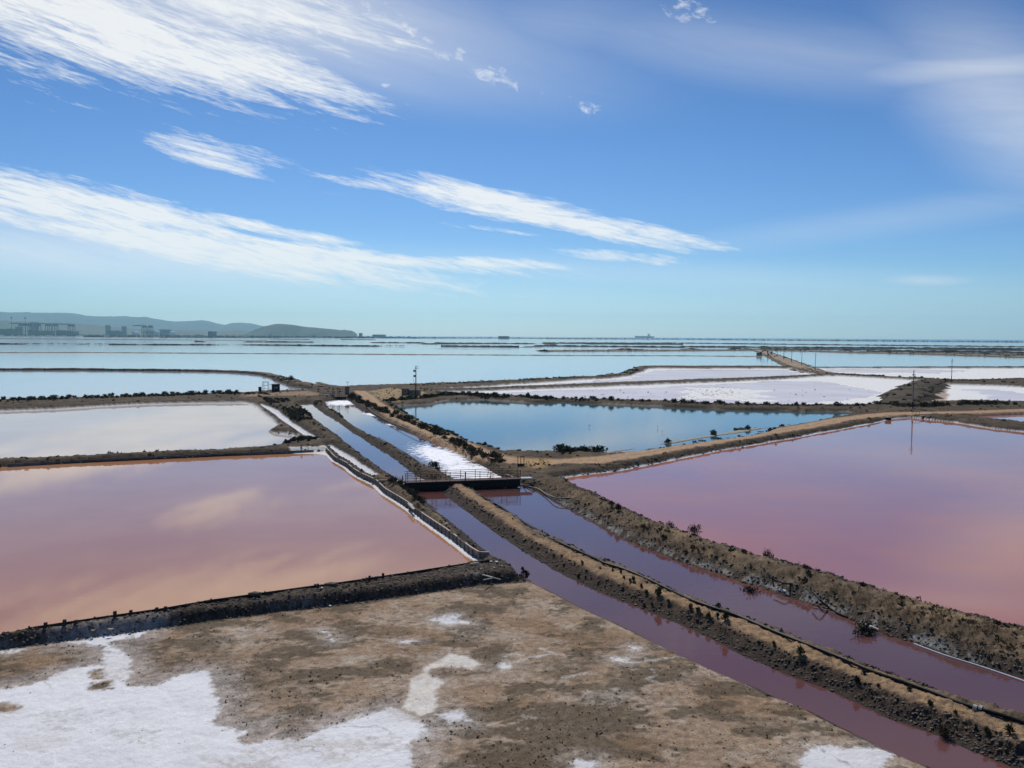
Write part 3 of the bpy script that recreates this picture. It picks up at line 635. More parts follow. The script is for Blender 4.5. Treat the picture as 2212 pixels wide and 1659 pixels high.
# ------------------------------------------------------------------ dykes drawn out as raised banks
def resample(pts, step):
    pts = np.asarray(pts); d = np.r_[0, np.cumsum(np.linalg.norm(np.diff(pts, axis=0), axis=1))]
    n = max(3, int(d[-1] / step) + 1); t = np.linspace(0, d[-1], n)
    return np.stack([np.interp(t, d, pts[:, 0]), np.interp(t, d, pts[:, 1])], 1)
def dyke(pts, hw, h, top=(.14, .10, .06), side=(.055, .043, .03), name='dyke', step=None, salt_foot=None, seed=0, wobble=.25, gaps=None):
    Dm = float(np.mean(pts[:, 1])); st = step or max(.8, Dm / 350)
    p = resample(pts, st); n = len(p); t = np.gradient(p, axis=0); t /= np.linalg.norm(t, axis=1)[:, None]
    nrm = np.stack([-t[:, 1], t[:, 0]], 1)
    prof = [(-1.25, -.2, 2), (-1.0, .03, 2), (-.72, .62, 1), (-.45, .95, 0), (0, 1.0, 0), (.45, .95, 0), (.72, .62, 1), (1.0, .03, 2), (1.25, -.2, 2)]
    v = []; c = []; a = np.arange(n) * st
    wv = 1 + wobble * 2 * (fbm(a / 9, a * 0 + seed, seed) - .5) + wobble * (vnoise(a / 2.5, a * 0, seed + 5) - .5) * 1.2
    hv = 1 + wobble * 1.6 * (vnoise(a / 3.5, a * 0 + 3, seed + 2) - .5)
    if gaps is not None: hv = hv * gaps(a, seed)
    for k, (o, z, ci) in enumerate(prof):
        jit = (vnoise(a / 1.7, a * 0 + k * 9, seed + k) - .5) * .25
        q_ = p + nrm * (hw * (o * wv + jit))[:, None]
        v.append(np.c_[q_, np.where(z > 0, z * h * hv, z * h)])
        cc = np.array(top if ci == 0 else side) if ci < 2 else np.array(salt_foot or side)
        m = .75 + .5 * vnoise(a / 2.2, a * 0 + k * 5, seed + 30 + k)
        c.append(cc[None, :] * m[:, None])
    v = np.stack(v, 1).reshape(-1, 3); c = np.stack(c, 1).reshape(-1, 3); K = len(prof)
    i = np.arange(n - 1)[:, None] * K + np.arange(K - 1)[None, :]
    f = np.stack([i, i + K, i + K + 1, i + 1], -1).reshape(-1, 4)
    o = link(name, np_mesh(name, v, f, M_far if Dm > 150 else M_ground, np.clip(c, .01, .85), True)); o['kind'] = 'structure'; return p
DK = {}
SALTF = (.8, .78, .72)
# the curved dyke between the two left lakes
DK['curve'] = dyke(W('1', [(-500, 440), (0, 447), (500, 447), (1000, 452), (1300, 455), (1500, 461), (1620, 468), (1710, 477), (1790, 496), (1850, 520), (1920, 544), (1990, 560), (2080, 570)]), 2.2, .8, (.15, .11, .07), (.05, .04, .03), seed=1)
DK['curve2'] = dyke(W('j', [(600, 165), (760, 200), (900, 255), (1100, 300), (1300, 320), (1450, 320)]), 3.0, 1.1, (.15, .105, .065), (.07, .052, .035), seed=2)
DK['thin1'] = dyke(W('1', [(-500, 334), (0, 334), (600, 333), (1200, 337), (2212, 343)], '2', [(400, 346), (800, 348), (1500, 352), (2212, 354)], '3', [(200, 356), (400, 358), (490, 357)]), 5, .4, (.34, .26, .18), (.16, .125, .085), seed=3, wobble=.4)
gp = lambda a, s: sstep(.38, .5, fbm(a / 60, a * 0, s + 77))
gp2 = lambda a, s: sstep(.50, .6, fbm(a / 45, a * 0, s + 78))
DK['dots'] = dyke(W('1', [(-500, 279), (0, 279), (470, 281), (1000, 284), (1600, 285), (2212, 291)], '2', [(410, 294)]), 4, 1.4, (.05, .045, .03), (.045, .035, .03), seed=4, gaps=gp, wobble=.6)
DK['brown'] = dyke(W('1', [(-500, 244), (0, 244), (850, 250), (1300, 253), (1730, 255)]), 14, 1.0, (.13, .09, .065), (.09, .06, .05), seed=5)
dyke(W('1', [(1780, 247), (1990, 250)]), 16, 1.3, (.12, .10, .06), (.08, .06, .05), seed=6)
FAR = [('1', [(1030, 238), (1800, 239)], '', []), ('1', [(1260, 264), (2212, 268)], '2', [(0, 268), (1100, 276), (2212, 281)]), ('2', [(0, 250), (220, 251)], '', []), ('2', [(500, 279), (1300, 273), (2212, 281)], '', []),
       ('2', [(650, 294), (1150, 298)], '', []), ('2', [(1150, 301), (1380, 288)], '', []), ('2', [(1280, 291), (2212, 300)], '3', [(0, 297), (1100, 303), (2212, 310)]),
       ('2', [(600, 309), (1100, 313)], '', []), ('3', [(-900, 272), (0, 273), (1100, 285), (2212, 297), (3000, 305)], '', []), ('2', [(1500, 316), (2212, 318)], '3', [(0, 311), (700, 314), (1450, 310)]), ('3', [(1500, 312), (2212, 320), (3000, 330)], '', []),
       ('3', [(1060, 318), (1450, 308), (1700, 315), (2212, 318)], '', []), ('3', [(1200, 328), (1500, 326), (1960, 332), (2212, 336), (3000, 346)], '', [])]
for i, (k1, l1, k2, l2) in enumerate(FAR):
    pts = W(k1, l1) if not l2 else W(k1, l1, k2, l2)
    dyke(pts, 4 + (i % 3), 1.7, (.06, .055, .04), (.035, .033, .028), seed=20 + i, gaps=(gp if i % 2 else None), wobble=.5)
DK['farband'] = dyke(W('3', [(-900, 324), (0, 321), (480, 318), (900, 326), (1100, 333), (1600, 344), (2212, 364), (3000, 385)]), 16, 1.0, (.27, .22, .15), (.13, .11, .075), seed=40, wobble=.5)
DK['farband2'] = dyke(W('3', [(1500, 336), (2212, 352), (3000, 370)]), 10, 1.2, (.14, .12, .08), (.10, .09, .06), seed=41, wobble=.5)
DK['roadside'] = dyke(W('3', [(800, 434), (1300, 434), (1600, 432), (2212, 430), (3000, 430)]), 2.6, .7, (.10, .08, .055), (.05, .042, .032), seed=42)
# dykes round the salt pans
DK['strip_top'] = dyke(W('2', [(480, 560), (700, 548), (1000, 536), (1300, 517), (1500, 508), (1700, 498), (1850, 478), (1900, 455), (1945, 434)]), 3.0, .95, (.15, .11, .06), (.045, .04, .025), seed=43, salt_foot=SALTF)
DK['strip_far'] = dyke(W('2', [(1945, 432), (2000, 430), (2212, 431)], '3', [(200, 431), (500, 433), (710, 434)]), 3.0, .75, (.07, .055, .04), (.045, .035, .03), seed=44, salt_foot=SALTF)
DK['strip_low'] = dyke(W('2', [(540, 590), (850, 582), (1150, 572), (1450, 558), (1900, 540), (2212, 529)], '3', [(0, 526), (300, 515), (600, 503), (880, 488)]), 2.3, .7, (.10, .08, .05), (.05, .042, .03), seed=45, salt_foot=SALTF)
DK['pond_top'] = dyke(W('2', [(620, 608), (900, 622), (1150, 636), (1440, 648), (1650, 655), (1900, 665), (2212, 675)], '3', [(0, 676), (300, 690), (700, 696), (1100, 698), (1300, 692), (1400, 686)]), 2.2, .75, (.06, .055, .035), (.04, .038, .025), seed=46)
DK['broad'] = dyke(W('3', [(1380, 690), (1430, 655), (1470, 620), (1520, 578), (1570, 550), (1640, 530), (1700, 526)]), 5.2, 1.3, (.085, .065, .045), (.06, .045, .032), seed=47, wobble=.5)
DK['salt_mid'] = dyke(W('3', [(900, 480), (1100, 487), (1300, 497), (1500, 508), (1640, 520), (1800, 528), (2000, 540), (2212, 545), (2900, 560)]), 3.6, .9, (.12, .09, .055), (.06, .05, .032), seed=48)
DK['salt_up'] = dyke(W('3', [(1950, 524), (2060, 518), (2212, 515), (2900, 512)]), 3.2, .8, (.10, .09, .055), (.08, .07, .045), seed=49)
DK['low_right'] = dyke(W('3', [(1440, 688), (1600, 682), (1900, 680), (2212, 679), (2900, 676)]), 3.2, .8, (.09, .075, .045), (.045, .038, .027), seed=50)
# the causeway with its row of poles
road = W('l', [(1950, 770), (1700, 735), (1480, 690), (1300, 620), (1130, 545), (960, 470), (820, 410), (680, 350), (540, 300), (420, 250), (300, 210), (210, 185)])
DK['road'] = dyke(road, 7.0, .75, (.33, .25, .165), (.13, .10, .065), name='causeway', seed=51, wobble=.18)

# land beyond the lakes
def slab(name, poly, z, mat_col, mat=None, d=0):
    poly = np.asarray(poly, float)
    tri = tessellate_polygon([[Vector((x, y, 0)) for x, y in poly]]); n = len(poly)
    v = [(x, y, z) for x, y in poly] + [(x, y, -.3) for x, y in poly]; f = []
    for t in tri:
        a, b_, c = (Vector(v[i]) for i in t)
        f.append(t if (b_ - a).cross(c - a).z > 0 else t[::-1])
    for i in range(n):
        j = (i + 1) % n; f += [(i, j, n + j), (i, n + j, n + i)]
    o = link(name, np_mesh(name, v, f, mat or M_far, np.tile(np.array(mat_col), (len(v), 1)))); o['kind'] = 'structure'; return o
shore = W('h', [(-600, 606), (0, 603), (600, 603), (1300, 604), (2212, 607)], '1', [(600, 233), (1200, 234), (1800, 236), (2212, 237)], '2', [(0, 240), (500, 240)])
slab('coastal_land', np.vstack([shore, [[shore[-1][0] + 40, 6100], [-1100, 6400], [-2600, 12500], [-9500, 12500], [-9000, 3600]]]), 1.2, (.16, .13, .085))
dl = W('2', [(450, 241), (1000, 241), (1500, 246), (2212, 249)], '3', [(600, 255), (1200, 260), (2212, 268), (3000, 276)])
dyke(dl, 55, 2.6, (.17, .15, .10), (.10, .10, .065), name='dune_strip', seed=60, step=22)

# ------------------------------------------------------------------ hills
def hills(name, prof, D, depth, c1, c2, seed, rough=.02):
    """ridge given as (x, y) on the skyline; a real body with spurs and a back slope"""
    m = mat_noise(name + '_slope', c1, c2, scale=.004, bump=.6, dist=30, rough=1)
    px = np.array([p[0] for p in prof]); py = np.array([p[1] for p in prof])
    xs = np.linspace(px[0], px[-1], 240); ys = np.interp(xs, px, py)
    hh = (725.6 + .00653 * (xs - CX) - ys) / F * D
    wx = (xs - CX) / F * D
    rows = [(-1.0, 0), (-.85, .12), (-.65, .33), (-.4, .62), (-.18, .86), (0, 1.0), (.3, .8), (.7, .35), (1.0, 0)]
    v = []
    for j, (o, k) in enumerate(rows):
        nz = fbm(wx / D * 60, np.full_like(wx, j * .8), seed) - .5
        nz2 = fbm(wx / D * 240, np.full_like(wx, j * 1.7), seed + 4) - .5
        yy = D + depth * o + depth * nz * .35 * (1 if abs(o) > .05 else 0)
        z = np.maximum(hh, 1) * (k + (nz * .4 + nz2 * .14 if 0 < k < 1 else 0)) + (hh * .05 * nz2) * (k > 0)
        v.append(np.c_[wx * (yy / D), yy, np.where(k == 0, -.2, CAMZ * k + z)])
    v = np.stack(v, 0).reshape(-1, 3); n = len(xs)
    i = np.arange(len(rows) - 1)[:, None] * n + np.arange(n - 1)[None, :]
    f = np.stack([i, i + 1, i + n + 1, i + n], -1).reshape(-1, 4)
    o = link(name, np_mesh(name, v, f, m, None, True)); o['kind'] = 'structure'; return o
def o1(L): return [q('1', *p) for p in L]
hills('mountain_range', [(-300, 672), (-120, 670)] + o1([(0, 70), (80, 73), (150, 72), (230, 74), (300, 75), (400, 76), (480, 78), (520, 84), (560, 94), (620, 98), (680, 98), (750, 99), (820, 97), (870, 103), (910, 103), (940, 101), (960, 104), (1000, 112),
      (1050, 120), (1080, 126), (1150, 131), (1200, 130), (1250, 127), (1290, 125), (1310, 122), (1340, 127), (1380, 135), (1410, 144), (1460, 154), (1500, 141), (1560, 139), (1620, 142), (1660, 150), (1700, 160), (1740, 178), (1790, 216)]), 13500, 1900, (.045, .055, .06), (.08, .085, .09), 201)
hills('foothills', [(-300, 690), (-100, 688)] + o1([(0, 123), (30, 126), (45, 124), (60, 129), (90, 133), (130, 131), (200, 131), (250, 131), (300, 137), (350, 141), (420, 143), (500, 145), (560, 148), (620, 152), (660, 160), (700, 165), (780, 171), (860, 175), (950, 182), (1020, 190), (1040, 181), (1100, 183), (1180, 188), (1280, 190), (1400, 193), (1500, 190), (1560, 188), (1640, 192), (1720, 216)]), 7800, 700, (.07, .07, .05), (.14, .13, .10), 202)
hills('headland', [q('1', *p) for p in [(1580, 217), (1620, 200), (1650, 185), (1680, 175), (1700, 165), (1740, 158), (1780, 148), (1800, 146), (1850, 149), (1900, 153), (1940, 160), (1980, 166), (2050, 172), (2110, 178), (2160, 182), (2212, 188)]] + [q('2', *p) for p in [(20, 184), (40, 189), (65, 190), (80, 198), (92, 205), (104, 217)]], 6700, 320, (.035, .05, .045), (.085, .09, .08), 203)

# ------------------------------------------------------------------ haze
hz_m = bpy.data.materials.new('haze'); hz_m.use_nodes = True; hn = hz_m.node_tree
hn.nodes.remove(hn.nodes['Principled BSDF'])
hv_ = hn.nodes.new('ShaderNodeVolumePrincipled'); hv_.inputs['Color'].default_value = (.47, .87, 1.0, 1); hv_.inputs['Density'].default_value = HAZE
hv_.inputs['Anisotropy'].default_value = .35
hn.links.new(hv_.outputs[0], hn.nodes['Material Output'].inputs['Volume'])
if HAZE > 0:
    hb = MB().box((0, 7250, 229), (37000, 21900, 461)); tag(hb.build('haze', hz_m), kind='stuff')

# ================================================================== plants
M_leaf = mat_noise('shrub_leaf', (.030, .028, .014), (.095, .082, .042), scale=3, bump=0, rnd=.35)
M_dry = mat_noise('dry_shrub', (.04, .026, .015), (.105, .07, .036), scale=3, bump=0, rnd=.3)
M_green = mat_noise('green_plant', (.03, .042, .015), (.08, .09, .035), scale=5, bump=0, rnd=.3)
M_grass = mat_noise('dry_grass', (.07, .046, .022), (.18, .12, .06), scale=2, bump=0)
M_scrub = mat_noise('scrub_leaf', (.032, .027, .015), (.11, .085, .048), scale=.6, bump=0)
M_stem = mat_noise('stem', (.05, .035, .02), (.10, .07, .045), scale=12, bump=0)
M_stone = mat_noise('stone', (.05, .042, .033), (.19, .155, .12), scale=7, bump=.5, rnd=.35)
M_rubble = mat_noise('rubble', (.03, .023, .018), (.23, .18, .135), scale=4.5, bump=.5)
M_wood = mat_noise('weathered_wood', (.13, .115, .10), (.33, .29, .25), scale=5, bump=.4, stretch=(1, 1, 6), rnd=.25)
M_darkwood = mat_noise('dark_wood', (.018, .014, .012), (.06, .048, .038), scale=6, bump=.4, stretch=(1, 1, 5), rnd=.25)
M_palewood = mat_noise('pale_wood', (.34, .31, .27), (.55, .51, .45), scale=6, bump=.3, stretch=(6, 1, 1))
M_rust = mat_noise('rusty_steel', (.085, .04, .022), (.22, .115, .06), scale=9, bump=.3)
M_black = mat_noise('black_steel', (.012, .011, .010), (.035, .028, .022), scale=6, bump=.2)
M_pipe = mat_noise('black_pipe', (.010, .010, .011), (.025, .025, .025), scale=4, bump=.05, rough=.5, spec=.08)
M_grey_pipe = mat_noise('grey_pipe', (.12, .12, .11), (.28, .27, .25), scale=5, bump=.1, rough=.6)
M_conc = mat_noise('concrete', (.36, .35, .32), (.60, .58, .53), scale=5, bump=.3)
M_brickdirt = mat_noise('stained_render', (.15, .12, .10), (.30, .25, .21), scale=4, bump=.3)
M_white = mat_noise('white_paint', (.66, .67, .68), (.80, .80, .78), scale=4, bump=.05)
M_dark = mat_noise('dark_opening', (.012, .012, .012), (.03, .03, .03), scale=4, bump=0)
M_pole = mat_noise('concrete_pole', (.20, .19, .18), (.38, .36, .33), scale=6, bump=.2, stretch=(1, 1, .4))
M_tar = mat_noise('tarred_wood', (.015, .013, .012), (.045, .04, .035), scale=8, bump=.2)
M_glass = mat_noise('pale_pane', (.30, .36, .42), (.45, .5, .55), scale=2, bump=0, rough=.2)

def leaf_blob(n, lobes, leaf, seed, up=.3, spiky=0):
    r = np.random.default_rng(seed); v = []; f = []
    for i in range(n):
        lx, ly, lz, lr = lobes[r.integers(len(lobes))]
        d = r.normal(size=3); d /= np.linalg.norm(d); d[2] = abs(d[2]) * .9 + .05 if spiky else d[2]
        rr = lr * (r.random() ** .45); c = np.array([lx, ly, lz]) + d * rr; c[2] = max(c[2], .02)
        a = r.normal(size=3); a += d * .5; a[2] += up; a /= np.linalg.norm(a); b_ = np.cross(a, r.normal(size=3)); b_ /= np.linalg.norm(b_)
        L = leaf * (.6 + .8 * r.random()); w = L * .38; k = len(v)
        v += [c - b_ * w * .6, c + b_ * w * .6, c + a * L + b_ * w * .3, c + a * L * 1.1 - b_ * w * .3]; f.append((k, k + 1, k + 2, k + 3))
    return np.array(v), np.array(f)
def lobes(seed, n=6, flat=.55):
    r = random.Random(seed); out = []
    for i in range(n):
        a = r.random() * 6.28; d = r.random() * .42
        out.append((math.cos(a) * d, math.sin(a) * d * .8, (.22 + r.random() * .30) * flat * 1.4, .20 + r.random() * .16))
    return out
def stems(seed, n=6, h=.8, lean=.5, r0=.012):
    mb = MB(); r = random.Random(seed)
    for i in range(n):
        a = r.random() * 6.28; e = lean * (.3 + r.random())
        mb.tube([(0.03 * math.cos(a), .03 * math.sin(a), -.06), (e * .35 * math.cos(a), e * .35 * math.sin(a), h * .5), (e * .6 * math.cos(a), e * .6 * math.sin(a), h * (.75 + .35 * r.random()))], r0, 4, r0 * .3)
    return mb
PROTO_DARK = [(np_mesh('foliage', *leaf_blob(420, lobes(s), .11, s), M_leaf), stems(s, 5, .45).mesh('stem', M_stem)) for s in range(5)]
PROTO_FAR = [np_mesh('foliage', *leaf_blob(210, lobes(s + 10, 8), .20, s + 10), M_leaf) for s in range(5)]
PROTO_DRY = [(np_mesh('foliage', *leaf_blob(380, lobes(s + 20), .10, s + 20, .9), M_dry), stems(s + 20, 12, .85, .7, .008).mesh('stem', M_stem)) for s in range(3)]
PROTO_GREEN = [(np_mesh('foliage', *leaf_blob(170, [(0, 0, .22, .26), (.14, .05, .34, .22), (-.16, 0, .32, .2), (.02, .1, .55, .15)], .18, s + 30, 1.2), M_green), stems(s + 30, 7, .9, .35, .014).mesh('stem', M_stem)) for s in range(3)]
def zt(x, y):
    return float(Z[grid_h(np.array([x]), np.array([y]))][0])
n_shrub = [0]
def shrub(name, proto, x, y, size, label, group=None, cat='shrub', squash=1.0, z=None):
    n_shrub[0] += 1
    fol, stm = proto if isinstance(proto, tuple) else (proto, None)
    o = bpy.data.objects.new(name, None) if stm else bpy.data.objects.new(name, fol)
    COL.objects.link(o); o.location = (x, y, (zt(x, y) if z is None else z) - .03); o.rotation_euler = (0, 0, random.random() * 6.28)
    o.scale = (size, size, size * squash); tag(o, label, cat, group)
    if stm:
        link('foliage', fol, o); link('stem', stm, o)
    return o
def along(pts, n, lat):
    p = resample(pts, .3); out = []
    for i in range(n):
        k = min(int((i + .15 + .7 * random.random()) / n * (len(p) - 1)), len(p) - 2)
        t = p[k + 1] - p[k]; t = t / (np.linalg.norm(t) + 1e-9); o = (random.random() - .5) * 2 * lat
        out.append((p[k][0] - t[1] * o, p[k][1] + t[0] * o))
    return out
def nth(i, n, unit=''):
    if i == 0: return 'leftmost'
    if i == n - 1: return 'rightmost'
    k = i + 1 if i < n / 2 else n - i; side = 'left' if i < n / 2 else 'right'
    suf = 'th' if 10 <= k % 100 <= 20 else {1: 'st', 2: 'nd', 3: 'rd'}.get(k % 10, 'th')
    return f'{k}{suf} from {side}'
def row(pts, n, lat, s0, s1, label, group, proto=None, z=None, sq=.85, name='shrub'):
    L_ = [(x, y, s0 + (s1 - s0) * random.random() ** 1.3) for (x, y) in along(pts, n, lat)]
    L_.sort(key=lambda t: t[0] / t[1])
    for i, (x, y, s) in enumerate(L_):
        big = 'larger' if s > s0 + .55 * (s1 - s0) else 'small'
        shrub(name, random.choice(proto or PROTO_FAR), x, y, s * 1.5, f'{big} {label}, {nth(i, n)}', group, squash=sq, z=z)
row(W('5', [(735, 190), (800, 240), (900, 290), (1000, 335), (1100, 385), (1250, 440), (1400, 505), (1520, 545), (1700, 565)]), 34, .35, .3, .6, 'shrub between tan track and blue pond', 'shrubs on the pond side of the track')
row(W('5', [(475, 155), (540, 190), (640, 235), (740, 280), (850, 325), (1000, 385), (1130, 440), (1260, 510), (1400, 580), (1560, 640)]), 34, .8, .5, 1.15, 'bush between wide canal and tan track', 'bushes on the canal side of the track')
row(W('5', [(735, 195), (800, 190), (900, 180), (1000, 175), (1080, 155), (1200, 148), (1400, 152), (1600, 168)]), 30, 1.0, .7, 1.1, 'bush in the hedge at the upper left pond corner', 'bushes round the pond corner')
row(DK['pond_top'][20:], 42, 1.0, .6, 1.15, 'bush on the dyke behind the blue pond', 'bushes on the dyke behind the blue pond', z=.62)
row(W('6', [(220, 703), (300, 700), (400, 700), (520, 702)]), 8, .5, .7, 1.1, 'bush of the clump at the near pond corner', 'bushes at the near pond corner')
row(W('6', [(620, 695), (720, 690), (850, 675), (950, 668), (1010, 655), (1120, 632), (1250, 615), (1340, 600), (1440, 578), (1560, 562), (1700, 540), (1850, 515), (2000, 490), (2200, 465)]), 26, .5, .35, .8, 'bush at the near right shore of the blue pond', 'bushes on the near pond shore')
for i, (x_, y_, s_2) in enumerate(((1160, 578, .5), (1192, 588, .55), (1585, 516, .7), (1655, 500, .4), (1790, 470, .7), (1840, 470, .75), (1895, 470, .6), (1955, 455, .4))):
    p = W('6', [(x_, y_)])[0]; shrub('shrub', random.choice(PROTO_FAR), p[0], p[1], s_2 * 1.7, f'dark bush on the muddy spit in the blue pond, {nth(i, 8)}', 'bushes on the pond spit')
p = W('6', [(572, 688)])[0]; shrub('shrub', PROTO_FAR[1], p[0], p[1], 1.7, 'round dark bush standing alone right of the clump at the near pond corner')
row(W('4', [(-60, 192), (0, 188), (450, 172), (900, 157), (1300, 147), (1700, 130)]), 34, .6, .6, 1.0, 'bush on the dyke above the pale left pan', 'bushes on the left dyke')
row(DK['strip_top'], 12, 1.2, .5, .8, 'bush on the dyke beyond the salt strip', 'bushes on the salt strip dyke', z=.75)
row(DK['salt_mid'], 18, 1.6, .6, .95, 'bush between the two white salt pans', 'bushes between the salt pans', z=.75)
row(DK['broad'], 12, 3, .7, 1.1, 'bush on the broad dyke behind the tall pole', 'bushes on the broad dyke', z=1.0)
row(W('7', [(1060, 560), (1250, 575), (1450, 565), (1700, 555), (2000, 550), (2200, 560)]), 18, 1.2, .7, 1.2, 'bush behind the track near the tall pole', 'bushes right of the tall pole')
row(road[6:-2], 10, 5, .8, 1.3, 'bush at the edge of the causeway', 'bushes on the causeway', z=.6)
p = W('n', [(1690, 555)])[0]; shrub('shrub', (np_mesh('foliage', *leaf_blob(520, [(0, 0, .2, .26), (.2, 0, .22, .2), (-.22, 0, .2, .2), (-.05, 0, .5, .16), (-.08, 0, .75, .08), (.16, 0, .5, .13), (.28, 0, .35, .12)], .10, 88, 1.4), mat_noise('maroon_leaf', (.03, .018, .014), (.075, .045, .03), scale=4, bump=0)), PROTO_DARK[0][1]),
     p[0], p[1], .85, 'dark maroon upright shrub at the water corner of the near flat')
for x_, y_, s_2, lb in ((720, 195, 1.35, 'large dark bush at the canal edge just behind the bridge'), (790, 205, .9, 'smaller bush hard against the right side of the large bush behind the bridge')):
    p = W('G', [(x_, y_)], z=.2)[0]; shrub('shrub', PROTO_DARK[1], p[0], p[1], s_2, lb)
for i, (x_, y_, s_2) in enumerate(sorted(((180, 380, .8), (230, 405, .9), (300, 400, .9), (330, 430, .8), (420, 500, .9), (470, 540, 1.0), (500, 590, .9), (560, 610, 1.0), (600, 640, .7), (380, 440, .8)))):
    p = W('G', [(x_, y_)], z=.3)[0]; shrub('shrub', random.choice(PROTO_DARK + PROTO_DRY), p[0], p[1], s_2, f'dusty bush on the slope below the left bridge end, {nth(i, 10)}', 'bushes below the left bridge end')
for k, x_, y_, s_2, pr, lb in (('E', 1915, 1135, 1.25, PROTO_DARK[2], 'round blackish bush on the right dyke beside the wide canal'),
                               ('D', 760, 475, 1.45, PROTO_DARK[3], 'broad dark green bush overhanging the wide canal by the white driftwood'),
                               ('E', 1035, 600, .8, PROTO_DRY[0], 'dark wiry bush on the crest of the right dyke, upper of two close together'),
                               ('E', 1195, 668, .85, PROTO_DRY[1], 'dark wiry bush on the crest of the right dyke, lower of two close together'),
                               ('E', 750, 540, .8, PROTO_GREEN[0], 'olive green bush on the right dyke above the canal bend'),
                               ('E', 690, 510, .7, PROTO_DRY[2], 'brown tuft just left of the olive green bush on the right dyke'),
                               ('E', 1420, 760, 1.0, PROTO_DRY[0], 'reddish brown bush standing above the dyke crest against the pink pan'),
                               ('E', 2060, 960, 1.0, PROTO_DRY[1], 'thin twiggy bush on the dyke crest above the black plank'),
                               ('o', 230, 170, .7, PROTO_DRY[2], 'brown bush on the dyke crest left of the white stones'),
                               ('o', 1200, 430, .7, PROTO_DRY[0], 'reddish twiggy bush on the crest above the leaning dark pipe')):
    p = W(k, [(x_, y_)], z=.5)[0]; shrub('shrub', pr, p[0], p[1], s_2, lb)
MID = [('E', 400, 1005, .35), ('E', 430, 950, .28), ('E', 590, 1000, .25), ('E', 545, 935, .22), ('E', 770, 1045, .3), ('E', 800, 1090, .26), ('E', 855, 1115, .3), ('E', 885, 1115, .42), ('E', 950, 1155, .3), ('E', 995, 1195, .34), ('E', 1050, 1260, .28), ('E', 980, 1245, .25),
       ('E', 1100, 1230, .62), ('E', 1190, 1275, .3), ('E', 1390, 1340, .4), ('E', 1450, 1365, .42), ('E', 1540, 1410, .44), ('E', 1620, 1420, .36), ('E', 1690, 1460, .6), ('E', 1630, 1350, .4),
       ('D', 10, 640, .3), ('D', 690, 925, .42), ('D', 740, 885, .32), ('D', 1110, 1015, .3), ('D', 1490, 1200, .2), ('D', 1750, 1330, .35), ('D', 1930, 1370, .42), ('D', 225, 730, .5), ('D', 1280, 1120, .3), ('D', 860, 975, .2), ('D', 1655, 1290, .22), ('E', 700, 1030, .25), ('E', 1320, 1425, .26)]
MID.sort(key=lambda t: q(t[0], t[1], 0)[0])
for i, (k, x_, y_, s_2) in enumerate(MID):
    p = W(k, [(x_, y_)], z=.65)[0]; shrub('weed', PROTO_GREEN[i % 3], p[0], p[1], s_2 * 1.05, f'green weed in dry grass between the two canals, {nth(i, len(MID))}', 'weeds on the middle dyke', cat='plant')
p = W('D', [(1405, 1272)], z=.65)[0]; shrub('dry_bush', PROTO_DRY[1], p[0], p[1], .62, 'bare grey-brown dead bush alone on the middle dyke, low right', squash=1.3)

# scrub nobody could count: clumps joined
def clumps(name, P3, S, ntri, mat, leaf=.35, up=.2):
    P3 = np.asarray(P3); n = len(P3)
    if n == 0: return
    c = np.repeat(P3, ntri, axis=0); s = np.repeat(S, ntri)[:, None]
    d = rng.normal(size=(n * ntri, 3)); d /= np.linalg.norm(d, axis=1)[:, None]; d[:, 2] = np.abs(d[:, 2]) * .8
    c = c + d * s * (rng.random((n * ntri, 1)) ** .5) * .5
    a = rng.normal(size=(n * ntri, 3)); a[:, 2] += up; a /= np.linalg.norm(a, axis=1)[:, None]
    b_ = np.cross(a, rng.normal(size=(n * ntri, 3))); b_ /= np.linalg.norm(b_, axis=1)[:, None]
    L = s * leaf
    v = np.stack([c - b_ * L * .4, c + b_ * L * .4, c + a * L], 1).reshape(-1, 3)
    o = link(name, np_mesh(name, v, np.arange(len(v)).reshape(-1, 3), mat)); o['kind'] = 'stuff'; return o
def strew(pts, n, lat, s0, s1, z):
    p = resample(pts, 1.0); k = rng.integers(0, len(p) - 1, n); t = p[k + 1] - p[k]; t /= np.linalg.norm(t, axis=1)[:, None]
    o = (rng.random(n) - .5) * 2 * lat; x = p[k][:, 0] - t[:, 1] * o; y = p[k][:, 1] + t[:, 0] * o
    dens = fbm(x / 6, y / 6, 300); keep = dens > .42
    return np.c_[x, y, np.full(n, z)][keep], (s0 + (s1 - s0) * rng.random(n) ** 2)[keep]
PP, SS = [], []
for key, n, lat, a, b_, z in (('curve', 1100, 2.0, .3, .8, .55), ('curve2', 160, 2, .3, .8, .9), ('dots', 700, 3.5, .8, 2.2, .9), ('brown', 500, 11, .6, 2.0, .8), ('farband', 900, 13, .6, 2.2, .8), ('farband2', 500, 8, .6, 2.4, .9),
                              ('roadside', 260, 1.6, .4, .8, .5), ('strip_top', 1300, 2.4, .4, 1.1, .7), ('strip_far', 500, 2.0, .4, 1.0, .5), ('strip_low', 900, 1.5, .35, .9, .5), ('pond_top', 2400, 2.0, .4, 1.1, .45),
                              ('broad', 700, 4.8, .3, .8, .9), ('salt_mid', 1700, 3.0, .4, 1.1, .6), ('salt_up', 500, 2.4, .4, 1.0, .6), ('low_right', 900, 3.0, .3, .9, .55)):
    p_, s_3 = strew(DK[key], n, lat, a, b_, z); PP.append(p_); SS.append(s_3)
